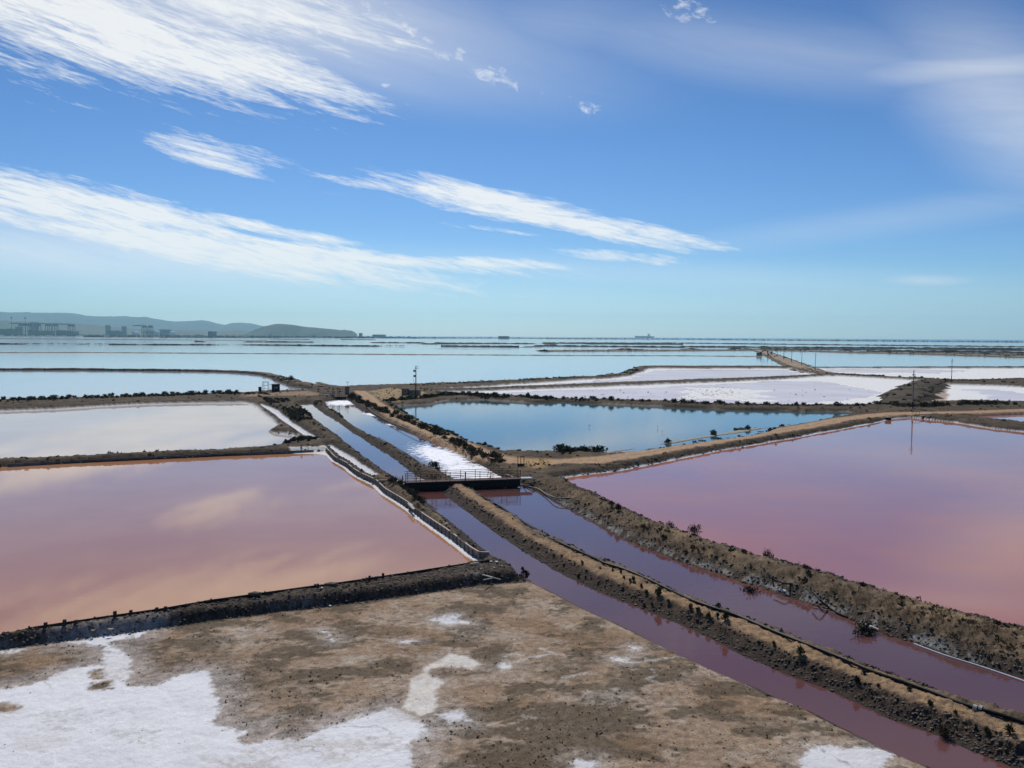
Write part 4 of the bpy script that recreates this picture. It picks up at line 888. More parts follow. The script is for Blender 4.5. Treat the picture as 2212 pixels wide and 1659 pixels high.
for L_, n, lat, a, b_ in ((W('4', [(-60, 200), (0, 196), (450, 180), (900, 164), (1300, 154), (1700, 138)]), 1500, 2.0, .35, 1.0), (W('5', [(475, 155), (540, 190), (640, 235), (740, 280), (850, 325), (1000, 385), (1130, 440), (1260, 510), (1400, 580), (1560, 650)]), 900, .8, .3, .75),
                     (W('5', [(735, 195), (900, 182), (1080, 158), (1250, 150), (1600, 170)]), 1000, 1.5, .3, .85), (W('5', [(735, 190), (900, 290), (1100, 385), (1400, 505), (1600, 560)]), 500, .4, .2, .5),
                     (W('4', [(1780, 140), (1900, 160), (2060, 250), (2212, 330)], '5', [(100, 260), (200, 330)]), 900, 2.6, .3, .9), (W('7', [(1040, 565), (1250, 580), (1450, 565), (1700, 550), (2212, 545)]), 600, 1.5, .3, .8),
                     (W('5', [(230, 190), (330, 240), (450, 310)]), 200, .8, .2, .6), (W('4', [(1985, 500), (2080, 470), (2212, 470)], '5', [(100, 480), (250, 480)]), 300, 1.0, .3, .8), (W('6', [(620, 700), (1100, 640), (1500, 572), (2100, 475)]), 500, .4, .2, .55)):
    p_, s_3 = strew(L_, n, lat, a, b_, .5); p_[:, 2] = Z[grid_h(p_[:, 0], p_[:, 1])] + .05; kz = p_[:, 2] > .2; PP.append(p_[kz]); SS.append(s_3[kz])
p_, s_3 = strew(road, 260, 7.5, .4, 1.1, .35); PP.append(p_); SS.append(s_3)
clumps('scrub', np.vstack(PP), np.concatenate(SS), 26, M_scrub)
# far shore scrub and trees that read as one dark line
p_, s_3 = strew(dl, 1500, 45, 3, 9, 2.2); q_, s_4 = strew(shore[4:], 1600, 30, 3, 8, 1.0)
x_ = rng.uniform(-4600, -700, 1700); y_ = rng.uniform(3700, 6000, 1700); kk = (x_ < -.12 * y_)
clumps('coastal_scrub', np.vstack([p_, q_, np.c_[x_, y_, np.full(1700, 1.5)][kk]]), np.concatenate([s_3, s_4, (4 + 9 * rng.random(1700) ** 2)[kk]]), 20, M_scrub, leaf=.5)
# low growth over the banks and plain, by the real ground
def on_ground(n, cond, xr=(-70, 70), yr=(26, 150), bias=1.4):
    u = rng.uniform(-.64, .64, n * 3); v0, v1 = CAMZ / yr[0], CAMZ / yr[1]; v = v1 + (v0 - v1) * rng.random(n * 3) ** bias
    y = CAMZ / v; x = u * y; g = grid_h(x, y); ok = cond(g, x, y)
    x, y, g = x[ok][:n], y[ok][:n], g[ok][:n]; return np.c_[x, y, Z[g]], g
def no_path(g): return (dp[g] > 2.0)
b1, g1 = on_ground(9000, lambda g, x, y: (Z[g] > .22) & (sf[g] > .6) & (saltm[g] < .2) & no_path(g) & (dm[g] > 1.0) & (fbm(x / 2.2, y / 2.2, 310) > .5) & (ds[g] > .3), yr=(30, 230))
clumps('low_scrub', b1, (.10 + .32 * rng.random(len(b1)) ** 2) * np.clip(b1[:, 1] / 80, .6, 1.6), 18, M_scrub, leaf=.4)
b1, g1 = on_ground(3000, lambda g, x, y: (sf[g] < 0) & (saltm[g] < .15) & (growth[g] + .35 * rng.random(len(g)) > .55) & (dw[g] > .15), yr=(26, 60), bias=1.0)
clumps('ground_cover', b1, .03 + .09 * rng.random(len(b1)) ** 2.5, 9, mat_noise('crust_plants', (.05, .04, .025), (.15, .115, .07), scale=2, bump=0), leaf=.55)
# dry grass on the right and middle dykes
def blades(name, P3, h, mat, n=5):
    m = len(P3); c = np.repeat(P3, n, axis=0) + np.c_[rng.normal(size=(m * n, 2)) * .045, np.zeros(m * n)]
    a = rng.random(m * n) * 6.28; L = np.repeat(h, n) * (.6 + .6 * rng.random(m * n)); w = .006 + .004 * rng.random(m * n)
    lean = rng.normal(size=(m * n, 2)) * .35; dx = np.cos(a) * w; dy = np.sin(a) * w; zz = np.zeros(m * n)
    v = np.stack([c + np.c_[-dx, -dy, zz - .02], c + np.c_[dx, dy, zz - .02], c + np.c_[lean * L[:, None], L]], 1).reshape(-1, 3)
    o = link(name, np_mesh(name, v, np.arange(len(v)).reshape(-1, 3), mat)); o['kind'] = 'stuff'
b1, g1 = on_ground(15000, lambda g, x, y: (rd[g] < 1.7) & (Z[g] > .35) & (fbm(x / 1.2, y / 1.2, 330) > .47), yr=(28, 95))
blades('dry_grass', b1, .10 + .25 * rng.random(len(b1)), M_grass, 7)
b1, g1 = on_ground(9000, lambda g, x, y: (dm[g] < 1.4) & (Z[g] > .3) & (fbm(x / .8, y / .8, 331) > .52), yr=(28, 80))
blades('dry_grass', b1, .04 + .10 * rng.random(len(b1)), M_grass, 6)
b1, g1 = on_ground(2500, lambda g, x, y: (grs[g] < 0), yr=(70, 110), bias=1)
blades('dry_grass', b1, .2 + .3 * rng.random(len(b1)), M_grass, 9)

b1, g1 = on_ground(1500, lambda g, x, y: (rd[g] < 1.7) & (Z[g] > .3) & (fbm(x / 1.5, y / 1.5, 340) > .52), yr=(28, 110))
clumps('dead_scrub', b1, .14 + .34 * rng.random(len(b1)) ** 1.5, 40, M_dry, leaf=.36, up=.9)
# ================================================================== stones
OCT = np.array([(1, 0, 0), (-1, 0, 0), (0, 1, 0), (0, -1, 0), (0, 0, 1), (0, 0, -1)], float)
OF = np.array([(0, 2, 4), (2, 1, 4), (1, 3, 4), (3, 0, 4), (2, 0, 5), (1, 2, 5), (3, 1, 5), (0, 3, 5)])
def rocks(name, P3, S, mat, parent=None, flat=.6):
    n = len(P3); v = OCT[None] * (.6 + .8 * rng.random((n, 6, 3))) ; v = v + rng.normal(size=(n, 6, 3)) * .18
    a = rng.random(n) * 6.28; ca, sa = np.cos(a)[:, None], np.sin(a)[:, None]
    x = v[:, :, 0] * ca - v[:, :, 1] * sa; y = v[:, :, 0] * sa + v[:, :, 1] * ca
    v = np.stack([x, y, v[:, :, 2] * flat], -1) * np.asarray(S)[:, None, None] + np.asarray(P3)[:, None, :]
    f = OF[None] + (np.arange(n) * 6)[:, None, None]
    o = link(name, np_mesh(name, v.reshape(-1, 3), f.reshape(-1, 3), mat), parent); o['kind'] = 'stuff'; return o
slope = lambda g, x, y: (dw[g] < 1.2) & (dw[g] > .02) & (Z[g] > .02) & (sf[g] > .1) & (saltm[g] < .5)
b1, g1 = on_ground(42000, lambda g, x, y: slope(g, x, y) & (tank[g] > .7), yr=(27, 130), bias=1.1)
rocks('rubble', b1, (.03 + .10 * rng.random(len(b1)) ** 2) * np.clip(b1[:, 1] / 50, .8, 1.8), M_rubble, terrain)
b1, g1 = on_ground(26000, lambda g, x, y: (tank[g] < .5) & (Z[g] > .02), yr=(34, 80), bias=1)
rocks('rubble', b1, .03 + .08 * rng.random(len(b1)) ** 2, M_rubble, terrain)
b1, g1 = on_ground(5000, lambda g, x, y: (sf[g] < 0) & (dw[g] > .1) & (fbm(x / 1.5, y / 1.5, 350) > .5) & ((saltm[g] < .1) | (rng.random(len(g)) < .05)), yr=(26, 58), bias=1)
rocks('pebbles', b1, .012 + .035 * rng.random(len(b1)) ** 3, M_rubble, terrain)
b1, g1 = on_ground(1300, lambda g, x, y: (rd[g] < 1.8) & (Z[g] > .4), yr=(28, 100))
rocks('pale_stones', b1, .03 + .06 * rng.random(len(b1)) ** 2, mat_noise('pale_stone', (.16, .14, .11), (.42, .37, .30), scale=3, bump=.3), terrain)
SM = []
for i in range(6):
    bm = bmesh.new(); bmesh.ops.create_icosphere(bm, subdivisions=1, radius=1)
    r_ = random.Random(i)
    for vtx in bm.verts: vtx.co *= .75 + .5 * r_.random(); vtx.co.z *= .65
    me = bpy.data.meshes.new('stone'); bm.to_mesh(me); bm.free(); me.materials.append(M_stone); SM.append(me)
near_c, g1 = on_ground(300, lambda g, x, y: (((SD['left_canal'][g] < 1.0) & (SD['left_canal'][g] > .05)) | ((tank[g] < .4) & (rng.random(len(g)) < .5)) | ((SD['right_pan'][g] < .7) & (SD['right_pan'][g] > .1))) & (sf[g] > .1) & (Z[g] > .02), yr=(27, 62), bias=.8)
for p in near_c:
    o = link('stone', random.choice(SM), terrain); o.location = tuple(p); s = random.uniform(.06, .13) * (p[1] / 45) ** .5
    o.scale = (s * random.uniform(.8, 1.3), s, s * random.uniform(.7, 1)); o.rotation_euler = (0, 0, random.random() * 6.28)
# clods lying on the white pan
c0 = W('6', [(1600, 150)])[0]; pts = []
while len(pts) < 210:
    k = random.random()
    if k < .6: P0 = q('6', random.gauss(1620, 130), random.gauss(150, 26))
    else: P0 = q('7', random.uniform(0, 900), random.uniform(380, 520)) if k < .8 else q('6', random.uniform(250, 1500), random.uniform(120, 190))
    g_ = G(*P0); pts.append((g_[0], g_[1], .06))
rocks('salt_clods', pts, .09 + .19 * rng.random(len(pts)) ** 2, mat_noise('dark_clod', (.07, .055, .045), (.2, .16, .13), scale=2), flat=.45)

# ================================================================== timber walls along the pans
def at(k, x, y, z=0.0):
    g = G(*q(k, x, y), z); return Vector((g[0], g[1], z))
def wall(label, line, bay, h0, h1, mat, post_every=1, post_h=.05, rail=None, two=True, lean=0.0, th=.045, postw=.09, side=1):
    p = resample(line, bay); root = empty('plank_wall', (p[0][0], p[0][1], 0)); tag(root, label, 'plank wall'); o0 = Vector((p[0][0], p[0][1], 0))
    L = bay
    def mk(name, mb, mt): return mb.build(name, mt, root)
    hb = (h1 - h0) / (2 if two else 1)
    base = MB().box((0, 0, 0), (1, th, hb * .96)).mesh('board', mat)
    pm = MB().box((0, 0, 0), (postw, postw, 1)).mesh('post', mat)
    rm = MB().box((0, 0, 0), (1.01, .12, .05)).mesh('top_rail', rail) if rail else None
    for i in range(len(p) - 1):
        a = Vector((*p[i], 0)); b_ = Vector((*p[i + 1], 0)); d = b_ - a; ang = math.atan2(d.y, d.x); nrm = Vector((-d.y, d.x, 0)).normalized() * side
        for j in range(2 if two else 1):
            o = link('board', base, root); o.location = (a + b_) / 2 - o0 + Vector((0, 0, h0 + hb * (j + .5) + random.uniform(-.012, .012))) + nrm * random.uniform(-.01, .01)
            o.scale = (d.length * .99, 1, 1); o.rotation_euler = (random.uniform(-.03, .03) + lean, 0, ang)
        if i % post_every == 0:
            o = link('post', pm, root); hh = h1 - h0 + post_h + random.uniform(0, .06); o.scale = (1, 1, hh + .3)
            o.location = a - o0 + nrm * (.07) + Vector((0, 0, h0 - .3 + (hh + .3) / 2)); o.rotation_euler = (random.uniform(-.06, .06), random.uniform(-.06, .06), ang)
        if rm is not None and random.random() < .8:
            o = link('top_rail', rm, root); o.location = (a + b_) / 2 - o0 + Vector((0, 0, h1 + .03)); o.scale = (d.length, 1, 1); o.rotation_euler = (0, 0, ang)
    return root
wall('grey weathered plank wall with many posts running down the right side of the rose pan', fence_l, .92, .02, .50, M_wood, 1, .03, M_palewood, side=-1)
wall('long low plank wall across the far side of the rose pan', W('4', [(58, 638), (500, 612), (1100, 583), (1600, 560), (2000, 545), (2212, 535)]), 1.5, -.05, .34, mat_noise('grey_blue_wood', (.10, .10, .11), (.22, .21, .21), scale=4, bump=.3, rnd=.2), 1, .04, None, two=False, side=-1)
wall('short stub of plank wall at the left picture edge beyond the gap in the far rose pan wall', W('4', [(-420, 655), (-200, 650), (-60, 643), (9, 640)]), 1.5, -.05, .36, M_darkwood, 1, .05, None, two=False, side=-1)
wl = W('A', [(240, 522), (780, 442), (1280, 372), (1790, 283), (2048, 250)], 'F', [(700, 1388), (1440, 1272), (1770, 1222)], z=.86)
nw = wall('dark plank wall along the crest of the near bank of the rose pan', wl, 2.6, .50, .93, M_darkwood, 1, .0, None, two=True, side=1)
n0 = nw.location
for k, x_, y_, h_ in (('A', 372, 500, .2), ('A', 527, 482, .25), ('A', 620, 470, .12), ('A', 938, 420, .32), ('A', 1068, 398, .2), ('A', 1280, 370, .15), ('A', 1350, 362, .15), ('B', 545, 172, .12), ('B', 968, 118, .24), ('B', 1018, 112, .12), ('B', 1078, 100, .28), ('A', 1520, 335, .1)):
    h_ *= .7
    p = at(k, x_, y_, .9); o = MB().box((0, 0, 0), (.13, .13, .6 + h_)).build('post', M_darkwood, nw); o.location = p - Vector((n0[0], n0[1], 0)) + Vector((0, 0, .03 + h_ - (.6 + h_) / 2))

# planks that bridge the little ditch left of the footbridge
t = empty('plank_crossing', at('G', 100, 320, .5)); tag(t, 'pale planks and leaning boards crossing the ditch left of the bridge', 'planks'); b0 = t.location
for (x1, y1, x2, y2) in ((0, 325, 60, 322), (60, 292, 190, 288), (60, 322, 215, 318)):
    MB().beam(at('G', x1, y1, .5) - b0, at('G', x2, y2, .5) - b0, .14, .05).build('plank', M_palewood, t)
for x_ in (190, 212, 238):
    MB().beam(at('G', x_, 340, .3) - b0, at('G', x_ - 14, 345, .3) - b0 + Vector((0, 0, .5)), .16, .04).build('board', M_wood, t)
sl = tag(MB().box((0, 0, 0), (.95, .7, .12)).build('concrete_slab', M_conc), 'pale concrete slab at the left foot of the bridge', 'slab'); sl.location = at('G', 300, 338, .45)
st = tag(MB().box((0, 0, .25), (.09, .09, .85)).build('wooden_stake', M_darkwood), 'dark stake beside the left end of the bridge', 'stake'); st.location = at('G', 335, 350, .3)

# ================================================================== the footbridge over both canals
L0 = at('G', 375, 357, .85); R0 = at('G', 1845, 306, .85)
d = R0 - L0; BL = d.length; ba = math.atan2(d.y, d.x)
br = empty('footbridge', L0, ba); tag(br, 'rusty steel footbridge with railings crossing both canals', 'bridge')
MB().box((BL / 2, .62, -.035), (BL, 1.24, .05)).build('deck', M_rust, br)
for y_ in (.03, 1.2):
    MB().box((BL / 2, y_, -.41), (BL, .08, .74)).build('girder', M_black, br)
MB().box((BL / 2, .0, .02), (BL + .04, .05, .04)).build('edge_plate', M_palewood, br)
MB().box((BL * .38, .6, -.5), (1.0, 1.0, .8)).build('pier', M_conc, br)
for y_, xs, nm in ((0.0, [0, .125, .26, .38, .51, .515, .64, .755, .88, 1.0], 'front'), (1.22, [.03, .10, .24, .36, .49, .62, .76, .86, 1.0], 'back')):
    rl = empty('railing', (0, y_, 0)); rl.parent = br
    for f_ in xs:
        MB().box((f_ * BL, 0, .44), (.05, .05, .88)).build('post', M_rust, rl)
    for z_ in (.18, .36, .54, .70):
        MB().tube([(0, 0, z_), (BL, 0, z_)], .016, 6).build('rail', M_rust, rl)
    MB().tube([(0, 0, .88), (BL, 0, .88)], .026, 6).build('rail', M_rust, rl)
    for f_ in (.085, .725):
        MB().beam((f_ * BL, .0, .05), (f_ * BL + .16, -.0, .66), .04).build('brace', M_rust, rl)
ab = tag(MB().box((0, 0, 0), (1.15, .9, .16)).build('landing_slab', M_conc), 'white concrete landing at the right end of the bridge', 'slab'); ab.location = at('G', 1915, 300, .78); ab.rotation_euler = (0, 0, ba)
g = empty('sluice_gate', at('G', 1850, 165, .5)); tag(g, 'dark sluice gate frame of three uprights standing behind the right bridge end', 'sluice gate')
for dx in (-.33, 0.0, .35):
    MB().box((dx, 0, .35), (.07, .07, 1.9)).build('upright', M_black, g)
MB().box((.17, 0, 1.24), (.46, .09, .08)).build('crossbar', M_black, g); MB().box((0, .02, .15), (.62, .05, .6)).build('gate_leaf', M_darkwood, g)
hr = empty('handrail', at('G', 1590, 230, .5)); tag(hr, 'pale pipe handrail on the far bank right of the glittering water', 'handrail')
hb0 = hr.location
MB().tube([at('G', 1570, 225, .5) - hb0 + Vector((0, 0, .25)), at('G', 1845, 222, .5) - hb0 + Vector((0, 0, .25))], .03).build('rail', M_grey_pipe, hr)
for x_ in (1575, 1700, 1840): MB().box(at('G', x_, 225, .5) - hb0 + Vector((0, 0, .0)), (.05, .05, .5)).build('post', M_rust, hr)
sp = tag(MB().beam(at('G', 1660, 245, .3), at('G', 1750, 280, .3), .18, .05).build('loose_plank', M_palewood), 'pale plank lying on the far bank behind the right part of the railing', 'plank')

# ================================================================== pipes and hoses
def pipe(label, segs, r, mat, lift=None, name='pipe', n=7, cat='pipe', zs=None):
    P0 = []
    for (k, L) in segs:
        for p in L:
            z = p[2] if len(p) > 2 else None
            if z is None:
                g_ = G(*q(k, p[0], p[1]), .5); z = max(zt(g_[0], g_[1]), .02) + r * .7; g_ = G(*q(k, p[0], p[1]), z); z = max(zt(g_[0], g_[1]), .02) + r * .7
            v = at(k, p[0], p[1], z); P0.append(v)
    # smooth
    out = []
    for i in range(len(P0) - 1):
        p0 = P0[max(i - 1, 0)]; p1 = P0[i]; p2 = P0[i + 1]; p3 = P0[min(i + 2, len(P0) - 1)]
        for j in range(4):
            t = j / 4; out.append(.5 * ((2 * p1) + (p2 - p0) * t + (2 * p0 - 5 * p1 + 4 * p2 - p3) * t * t + (3 * p1 - p0 - 3 * p2 + p3) * t ** 3))
    out.append(P0[-1])
    zsm = [v.z for v in out]
    for _ in range(3): zsm = [zsm[0]] + [(zsm[i - 1] + 2 * zsm[i] + zsm[i + 1]) / 4 for i in range(1, len(zsm) - 1)] + [zsm[-1]]
    for v, z in zip(out, zsm): v.z = z
    return tag(MB().tube(out, r, n).build(name, mat), label, cat)
main = pipe('long black pipe lying along the right edge of the middle dyke', [('G', [(1225, 425), (1250, 480), (1320, 520), (1400, 560), (1500, 620), (1600, 680)]), ('E', [(100, 710), (250, 780), (400, 850), (540, 910), (620, 948), (800, 1010), (1000, 1090), (1200, 1190), (1400, 1280), (1600, 1350), (1800, 1420)]),
       ('D', [(0, 540), (200, 620), (400, 700), (600, 780), (800, 865), (1000, 940), (1100, 970), (1300, 1040), (1500, 1120), (1650, 1168), (1800, 1205), (2048, 1290), (2300, 1375)])], .085, M_pipe, n=8)
for i, (x1, y1, x2, y2) in enumerate(((1635, 1160, 1668, 1170), (1682, 1172, 1712, 1182))):
    a = at('D', x1, y1, .70); b_ = at('D', x2, y2, .70); a.z = b_.z = zt(a.x, a.y) + .07
    MB().tube([a, b_], .115, 10).build('coupling', M_conc, main)
pipe('grey hose curving up the right canal bank just below the bridge', [('G', [(1830, 378), (1900, 395), (2000, 412)]), ('E', [(0, 288), (50, 300), (110, 345), (200, 373), (300, 380), (380, 376), (430, 400), (490, 430)])], .055, M_grey_pipe, name='hose', cat='hose')
pipe('short dark hose branching towards the right bridge landing', [('G', [(1870, 375), (1960, 355), (2070, 340)])], .045, M_pipe, name='hose', cat='hose')
pipe('thin grey pipe along the right bank of the wide canal above the glitter', [('5', [(590, 210), (640, 250), (700, 288), (780, 325), (900, 372), (980, 402), (1020, 438)])], .05, M_grey_pipe)
pipe('thin pale pipe among the bushes right of the glittering water', [('5', [(1100, 425), (1180, 465), (1270, 495), (1300, 550), (1330, 590)])], .05, M_grey_pipe)
pipe('thin pipe at the water edge left of the glittering water', [('5', [(680, 425), (735, 455), (850, 525), (940, 585), (1010, 625), (1090, 665)])], .05, M_grey_pipe)
pipe('long white pole floating in the wide canal at the right picture edge', [('D', [(1150, 645, .03), (1400, 738, .03), (1700, 832, .03), (2048, 950, .03), (2300, 1040, .03)])], .04, M_white, name='floating_pole', cat='pole')
pipe('dark pipe with a white tip leaning down the right dyke into the wide canal', [('o', [(850, 615), (950, 715), (1050, 815), (1180, 895), (1250, 930), (1335, 962, .04)])], .055, M_pipe)
pipe('pale edge of a sunken pipe just under the water surface beside the leaning dark pipe', [('o', [(850, 825, .02), (1000, 852, .02), (1130, 893, .02), (1250, 925, .03)])], .022, M_palewood)
pipe('short dark pipe end lying on the right dyke above the white boulder', [('o', [(300, 430), (380, 462), (460, 485), (550, 495)])], .05, M_pipe)
bw = pipe('black plank edge running up the right dyke from the short dark pipe', [('o', [(250, 410), (350, 365), (500, 318)])], .05, M_darkwood, name='plank', cat='plank')
pipe('white driftwood branch half in the wide canal under the broad dark green bush', [('o', [(1590, 1065, .05), (1650, 1090, .06), (1700, 1105, .08), (1780, 1145, .03)])], .05, M_white, name='driftwood', cat='driftwood')
pipe('thin pale stick on the right dyke slope', [('E', [(1570, 885), (1620, 905), (1665, 930)])], .025, M_palewood, name='stick', cat='stick')
s_o = tag(link('boulder', SM[2]), 'white salt-crusted boulder at the water edge of the right dyke', 'boulder'); s_o.location = at('o', 437, 600, .12); s_o.scale = (.22, .18, .24)
me = SM[2].copy(); me.name = 'boulder'; me.materials.clear(); me.materials.append(M_white); s_o.data = me
me2 = SM[4].copy(); me2.materials.clear(); me2.materials.append(mat_noise('sandstone', (.26, .20, .14), (.42, .33, .24), scale=4)); me2.name = 'boulder'
for x_, y_, s_2, lb in ((672, 518, .24, 'largest pale boulder on the dark slope of the near bank'), (760, 535, .12, 'small pale boulder between two larger ones on the near bank slope'), (905, 525, .17, 'medium pale boulder, rightmost of three on the near bank slope')):
    o = tag(link('boulder', me2), lb, 'boulder'); o.location = at('A', x_, y_, .6); o.scale = (s_2, s_2 * .7, s_2 * .5)
for x_, y_, lb in ((650, 158, 'black rounded lump on the near bank crest, right of two'), (30, 235, 'black rounded lump on the near bank crest, left of two')):
    o = tag(link('boulder', SM[1]), lb, 'boulder'); o.location = at('B', x_, y_, .95); o.scale = (.42, .2, .2)
stk = tag(MB().beam(at('D', 1215, 318, .7), at('D', 1205, 316, .7) + Vector((-.06, 0, .42)), .045).build('wooden_stake', M_dry), 'short brown stake on the right dyke crest against the pink water', 'stake')

# broken little sluice at the corner of the near bank
t = empty('broken_sluice', at('n', 500, 560, .3)); tag(t, 'collapsed wooden sluice of pale beams over a dark pit at the near bank corner', 'sluice'); b0 = t.location
for (a1, a2, w_) in (((345, 245), (700, 372), .10), ((350, 300), (690, 392), .12), ((700, 378), (960, 445), .13), ((940, 440), (1150, 497), .05), ((740, 505), (960, 462), .05)):
    MB().beam(at('n', *a1, .72) - b0, at('n', *a2, .60) - b0, w_, .05).build('beam', M_palewood, t)
MB().beam(at('n', 350, 420, .5) - b0, at('n', 700, 440, .5) - b0, .05, .55).build('pit_shade', M_dark, t)  # black panel standing in for the shade beneath the beams
MB().beam(at('n', 480, 560, .15) - b0, at('n', 480, 560, .15) - b0 + Vector((0, 0, .5)), .06).build('post', M_darkwood, t)
MB().beam(at('n', 322, 590, .12) - b0, at('n', 322, 590, .12) - b0 + Vector((0, 0, .6)), .07).build('post', M_darkwood, t)
for (x_, y_, s_2) in ((300, 265, .11), (270, 320, .12), (255, 380, .10), (300, 430, .12), (225, 425, .09), (350, 430, .09), (270, 480, .11)):
    o = MB().box((0, 0, 0), (s_2 * 1.6, s_2, s_2)).build('block', M_brickdirt, t); o.location = at('n', x_, y_, .45) - b0; o.rotation_euler = (random.random() * .4, random.random() * .4, random.random())
dbx = empty('broken_boards', at('n', 720, 830, .12)); tag(dbx, 'three pale boards of a broken frame lying on the near flat', 'boards'); b0 = dbx.location
for a1, a2 in (((655, 812), (765, 785)), ((650, 818), (780, 878)), ((775, 872), (838, 825))):
    MB().beam(at('n', *a1, .14) - b0, at('n', *a2, .14) - b0, .05, .03).build('board', M_palewood, dbx)
for i, (k, x_, y_, s_2, lb) in enumerate((('A', 1188, 393, .10, 'white scrap of board on the plank wall crest'), ('n', 925, 105, .09, 'white chip upright on the rubble corner above the broken sluice'), ('n', 1050, 115, .13, 'white block on the rubble corner near the canal'), ('n', 690, 525, .08, 'white stone chip at the mouth of the broken sluice'),
                              ('n', 1175, 475, .06, 'white chip by the far tip of the broken sluice beams'), ('n', 995, 487, .07, 'white chip under the thin end of the broken beams'), ('n', 395, 590, .07, 'white chips at the left foot of the broken sluice'), ('B', 580, 302, .07, 'white chip on the dark middle of the near bank slope'), ('B', 645, 356, .08, 'white chip where the near bank meets the flat'))):
    o = tag(MB().box((0, 0, 0), (s_2 * 1.6, s_2, s_2 * .6)).build('debris', M_white), lb, 'debris'); o.location = at(k, x_, y_, .15 if y_ > 300 or k != 'n' else .7); 
    o.location.z = zt(o.location.x, o.location.y) + .05; o.rotation_euler = (.2, .1, random.random() * 3)
lb_ = tag(MB().beam(at('n', 440, 122, .95), at('n', 620, 95, .95), .10, .04).build('loose_plank', M_palewood), 'pale plank lying on the near bank crest by the white salt edge', 'plank')
lb2 = tag(MB().beam(at('F', 955, 645, .55), at('F', 1010, 705, .55), .22, .04).build('loose_plank', M_palewood), 'broad pale plank resting on top of the plank wall halfway down the rose pan', 'plank')
lb3 = tag(MB().beam(at('F', 1325, 852, .5), at('F', 1352, 838, .5), .08, .03).build('loose_plank', M_palewood), 'short pale plank on the dyke between the plank wall and the canal', 'plank')

# ================================================================== power poles
def pole(k, x_, y_, h, label, group=None, r=.115, arm=.76, tar=0, z=.8, lean=0.0, armz=.88, foot=False):
    b0 = at(k, x_, y_, z); root = empty('power_pole', b0); tag(root, label, 'power pole', group); root.rotation_euler = (0, lean, 0)
    z0 = h * tar
    MB().tube([(0, 0, z0), (0, 0, h)], r, 8, r * .68).build('shaft', M_pole, root)
    if tar: MB().tube([(0, 0, -.2), (0, 0, z0)], r * 1.35, 8, r * 1.25).build('tarred_base', M_tar, root)
    else: MB().tube([(0, 0, -.2), (0, 0, h * .22)], r * 1.2, 8, r * 1.1).build('tarred_base', M_tar, root)
    MB().box((0, -.03, h * armz), (arm, .07, .07)).build('crossarm', M_pole, root)
    MB().box((0, -.03, h * armz - .16), (arm * .9, .05, .05)).build('crossarm', M_pole, root)
    ins = MB().tube([(0, 0, 0), (0, 0, .1), (0, 0, .13)], .045, 6).mesh('insulator', M_white)
    for s in (-.92, -.6, .6, .92):
        o = link('insulator', ins, root); o.location = (s * arm / 2, -.03, h * armz + .03)
    o = link('insulator', ins, root); o.location = (0, 0, h)
    if foot: MB().box((0, 0, 0), (.55, .4, .12)).build('footing', M_conc, root)
    return root
pole('m', 740, 1172, 7.7, 'tall pole with tarred black foot standing at the track junction above the pink pan', r=.13, tar=.17, z=.85, foot=True)
pole('7', 1572, 320, 7.6, 'lone power pole on the dyke between the two white salt pans', z=.9)
for i, (xb, yb, h, lb) in enumerate(((1608, 680, 7.8, 'power pole nearest of the row on the causeway'), (1293, 555, 7.7, 'second power pole along the causeway'), (1055, 470, 8.6, 'third power pole along the causeway, by a dark bush'), (870, 410, 8.6, 'fourth power pole along the causeway'),
                                     (718, 350, 8.6, 'fifth power pole along the causeway'), (600, 310, 8.6, 'sixth power pole along the causeway'), (490, 262, 9.0, 'seventh power pole along the causeway, near its far end'), (405, 225, 9.5, 'eighth power pole, last but one at the far end of the causeway'), (345, 200, 9.5, 'farthest power pole of the causeway row'))):
    pole('l', xb, yb, h, lb, 'power poles on the causeway', r=.13 + .012 * i, z=.7, arm=.8, lean=.012)
b0 = at('k', 925, 852, .5); root = empty('power_pole', b0); tag(root, 'dark power pole with two square boxes and a leaning stay beside the ruined hut', 'power pole')
MB().tube([(0, 0, -.2), (.03, 0, 7.4)], .13, 8, .09).build('shaft', M_tar, root)
for z_ in (6.15, 4.95):
    bx = MB().box((-.34, 0, z_), (.44, .42, .46)).build('switch_box', M_tar, root); MB().box((-.36, -.215, z_), (.22, .01, .26)).build('pale_panel', M_glass, bx)
MB().box((.22, 0, 6.75), (1.15, .06, .06)).build('crossarm', M_tar, root)
ins = MB().tube([(0, 0, 0), (0, 0, .16)], .05, 6).mesh('insulator', M_glass)
for x_ in (-.3, .3, .7):
    o = link('insulator', ins, root); o.location = (x_, 0, 6.72)
MB().box((.42, 0, 7.2), (.4, .08, .08)).build('bracket', M_tar, root)
MB().beam((-.22, 0, 2.5), (-.55, 0, 4.3), .07).build('stay', M_tar, root)

# ================================================================== ruined hut by the track
b0 = at('k', 595, 832, .5); hut = empty('ruined_hut', b0, -.04); tag(hut, 'low roofless block hut with dark doorways under the boxed power pole', 'hut')
wd = 4.2
MB().box((.78, 0, .95), (1.25, .16, 1.75)).build('wall', M_brickdirt, hut)
MB().box((2.9, 0, .80), (2.4, .16, 1.45)).build('wall', M_brickdirt, hut)
MB().box((4.1, 1.2, .78), (.16, 2.4, 1.4)).build('wall', M_brickdirt, hut); MB().box((2.1, 2.4, .75), (4.0, .16, 1.3)).build('wall', M_brickdirt, hut); MB().box((.05, 1.2, .9), (.16, 2.4, 1.7)).build('wall', M_black, hut)
MB().box((1.53, .04, .92), (.24, .1, 1.7)).build('doorway', M_dark, hut); MB().box((.78, -.085, .9), (.06, .02, 1.4)).build('joint', M_dark, hut)
for x_ in (2.05, 3.35): MB().box((x_, -.085, 1.0), (.34, .02, .42)).build('window_opening', M_dark, hut)

